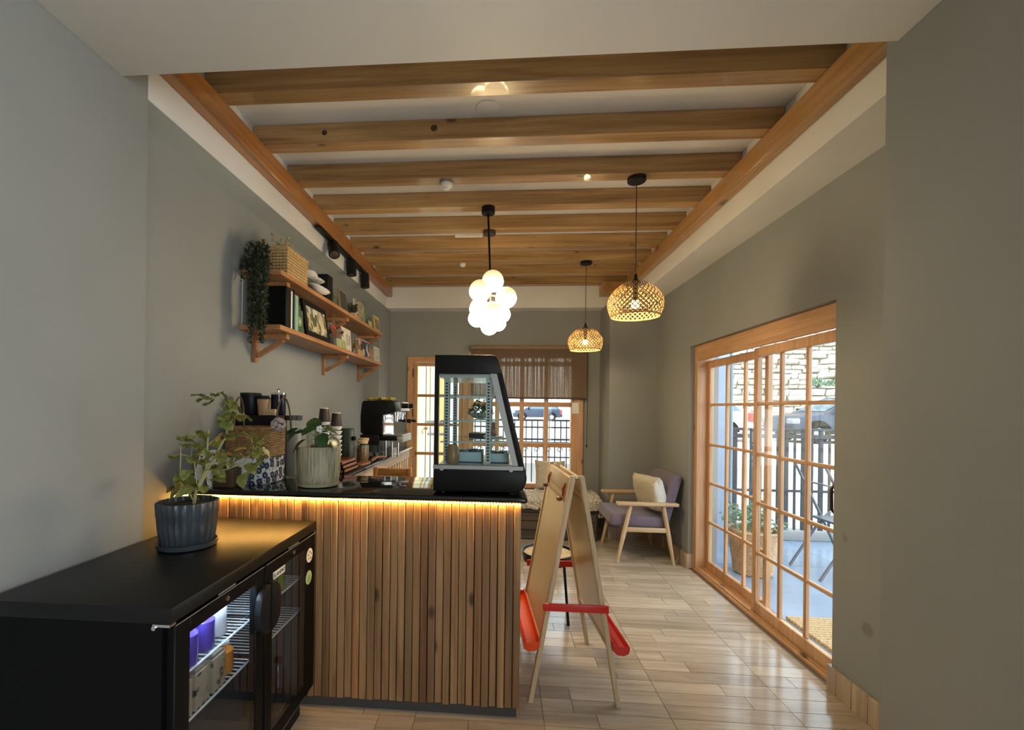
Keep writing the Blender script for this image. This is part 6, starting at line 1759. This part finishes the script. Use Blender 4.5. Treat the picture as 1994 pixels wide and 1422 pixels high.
    for y in (4.0, 4.40):
        part('leg', B().tube([(2.72, y, 0.96), (2.95, y, 0.48), (3.17, y, -0.002)], 0.012, 8), GM, t)
        part('leg', B().tube([(2.70, y + 0.02, -0.002), (2.95, y + 0.02, 0.40), (3.05, y + 0.02, 0.50)], 0.012, 8), GM, t)
    part('seat', B().box(2.86, 4.015, 0.455, 3.28, 4.385, 0.475, 0.006), GM, t)
    part('back_rail', B().tube([(2.722, 4.0, 0.955), (2.722, 4.40, 0.955)], 0.010, 8), GM, t)
    part('back_rail', B().tube([(2.80, 4.0, 0.79), (2.80, 4.40, 0.79)], 0.008, 8), GM, t)
exterior()

def car(name, lab, loc, rz, body, L, H, prof, cab, wheels, light, tail_only=False):
    t = thing(name, lab, 'car', loc, None, rz, local=True)
    W = 0.86
    part('body', B().prism(prof, 'y', -W, W, 0.06), body, t)
    b = B()
    lo, hi = [], []
    n = len(cab)
    for s, lst in ((-1, lo), (1, hi)):
        for x, z in cab:
            k = 1 - 0.22 * (z - cab[0][1]) / (max(q[1] for q in cab) - cab[0][1])
            lst.append(b.bm.verts.new((x, s * W * 0.97 * k, z)))
    b.bm.faces.new(lo); b.bm.faces.new(hi[::-1])
    for i in range(n):
        b.bm.faces.new((lo[i], hi[i], hi[(i + 1) % n], lo[(i + 1) % n]))
    part('cabin', b, body, t, angle=25)
    GLS = plain('car_window', (0.10, 0.16, 0.20), 0.06)
    zs = [q[1] for q in cab]; z0, z1 = min(zs), max(zs)
    cx = sum(q[0] for q in cab) / n
    for s in (-1, 1):
        def pt(x, z, off=0.012):
            k = 1 - 0.22 * (z - z0) / (z1 - z0)
            return (x, s * (W * 0.97 * k + off), z)
        shr = [(cx + (x - cx) * 0.88, z0 + (z - z0) * 0.80 + 0.06 * (z1 - z0)) for x, z in cab]
        xm = cx + 0.05
        for side in (0, 1):
            poly = [(min(x, xm - 0.03) if side == 0 else max(x, xm + 0.03), z) for x, z in shr]
            wb = B(); wb.bm.faces.new([wb.bm.verts.new(pt(x, z)) for x, z in poly])
            part('side_window', wb, GLS, t, smooth=False)
    # windscreen and rear window
    for a, bb, nm in ((cab[0], cab[1], 'rear_window'), (cab[-1], cab[-2], 'windscreen')):
        wb = B()
        d = Vector((bb[0] - a[0], 0, bb[1] - a[1])); nn = Vector((-d.z, 0, d.x)).normalized() * 0.012
        if nm == 'windscreen': nn = -nn
        if (nn.x > 0) != (nm == 'windscreen'): nn = -nn
        q = []
        for u, v in ((0.12, -0.85), (0.12, 0.85), (0.9, 0.85), (0.9, -0.85)):
            p = Vector((a[0], 0, a[1])) + d * u
            k = 1 - 0.22 * (p.z - z0) / (z1 - z0)
            q.append(wb.bm.verts.new((p.x + nn.x, v * W * 0.97 * k, p.z + nn.z)))
        wb.bm.faces.new(q)
        part(nm, wb, GLS, t, smooth=False)
    for wx in wheels:
        for s in (-1, 1):
            y = s * (W - 0.06)
            wh = part('wheel', B().lathe([(0.20, -0.10), (0.31, -0.10), (0.335, -0.06), (0.335, 0.06), (0.31, 0.10), (0.20, 0.10)], (0, 0, 0), 30, M=Matrix.Translation((wx, y, 0.335)) @ Matrix.Rotation(PI / 2, 4, 'X')), M_BLACKM, t)
            part('rim', B().lathe([(0.0, -0.07), (0.08, -0.075), (0.205, -0.06), (0.205, 0.06), (0.08, 0.075), (0, 0.07)], (0, 0, 0), 20, M=Matrix.Translation((wx, y + s * 0.035, 0.335)) @ Matrix.Rotation(PI / 2, 4, 'X')), M_STEEL, wh)
            part('wheel_arch', B().prism([(wx + 0.41 * math.cos(PI * k / 12), 0.335 + 0.41 * math.sin(PI * k / 12)) for k in range(13)], 'y', s * (W + 0.004) - 0.004, s * (W + 0.004) + 0.004), M_BLACK, t)
    xb, xf = min(p[0] for p in prof), max(p[0] for p in prof)
    TL = plain('tail_lamp_red', (0.65, 0.03, 0.02), 0.15)
    HL = plain('head_lamp', (0.22, 0.24, 0.26), 0.15)
    for s in (-1, 1):
        part('tail_lamp', B().box(xb - 0.02, s * 0.76 - 0.09, light, xb + 0.16, s * 0.76 + 0.112, light + 0.30, 0.03), TL, t, 'red tail lamp')
        part('head_lamp', B().box(xf - 0.22, s * 0.70 - 0.15, 0.62, xf + 0.015, s * 0.70 + 0.175, 0.80, 0.03), HL, t)
    part('bumper', B().box(xb - 0.06, -W + 0.02, 0.34, xb + 0.15, W - 0.02, 0.58, 0.05), body, t)
    part('number_plate', B().box(xb - 0.075, -0.26, 0.60, xb - 0.055, 0.26, 0.72), M_WHITEP, t)
    for s in (-1, 1):
        part('mirror', B().box(cab[-1][0] - 0.42, s * (W + 0.10) - 0.09, cab[-1][1] + 0.02, cab[-1][0] - 0.28, s * (W + 0.10) + 0.09, cab[-1][1] + 0.16, 0.03), M_BLACK, t)
def cars():
    g = 0.42
    hatch = [(-1.95, 0.32), (1.95, 0.30), (2.02, 0.62), (1.85, 0.86), (0.95, 0.98), (-1.70, 1.02), (-1.98, 0.95), (-2.02, 0.55)]
    cabh = [(-1.85, 0.98), (-1.45, 1.42), (-1.15, 1.50), (0.05, 1.50), (1.05, 0.97)]
    WHT = plain('white_car_paint', (0.80, 0.82, 0.82), 0.2, coat=0.5)
    DRK = plain('slate_car_paint', (0.035, 0.05, 0.085), 0.3)
    BLU = plain('blue_car_paint', (0.03, 0.045, 0.08), 0.3)
    van = [(-1.95, 0.34), (2.05, 0.34), (2.12, 0.70), (1.95, 0.98), (1.15, 1.10), (-1.80, 1.12), (-2.0, 1.02), (-2.02, 0.55)]
    cabv = [(-1.93, 1.08), (-1.72, 1.68), (-1.45, 1.76), (0.30, 1.76), (1.25, 1.08)]
    car('white_car', 'white car with a red tail lamp parked behind the terrace railing', (6.5, 16.6, g), PI - 0.42, WHT, 4, 1.5, hatch, cabh, (-1.25, 1.25), 0.66)
    car('dark_car', 'dark slate car parked beyond the terrace to the right of the white car', (11.25, 15.9, g), PI, DRK, 4.2, 1.6, hatch, cabh, (-1.25, 1.25), 0.66)
    car('blue_car', 'distant blue hatchback on the road beyond the back window', (3.0, 38.6, g), PI, BLU, 4, 1.5, hatch, cabh, (-1.2, 1.22), 0.62)
cars()
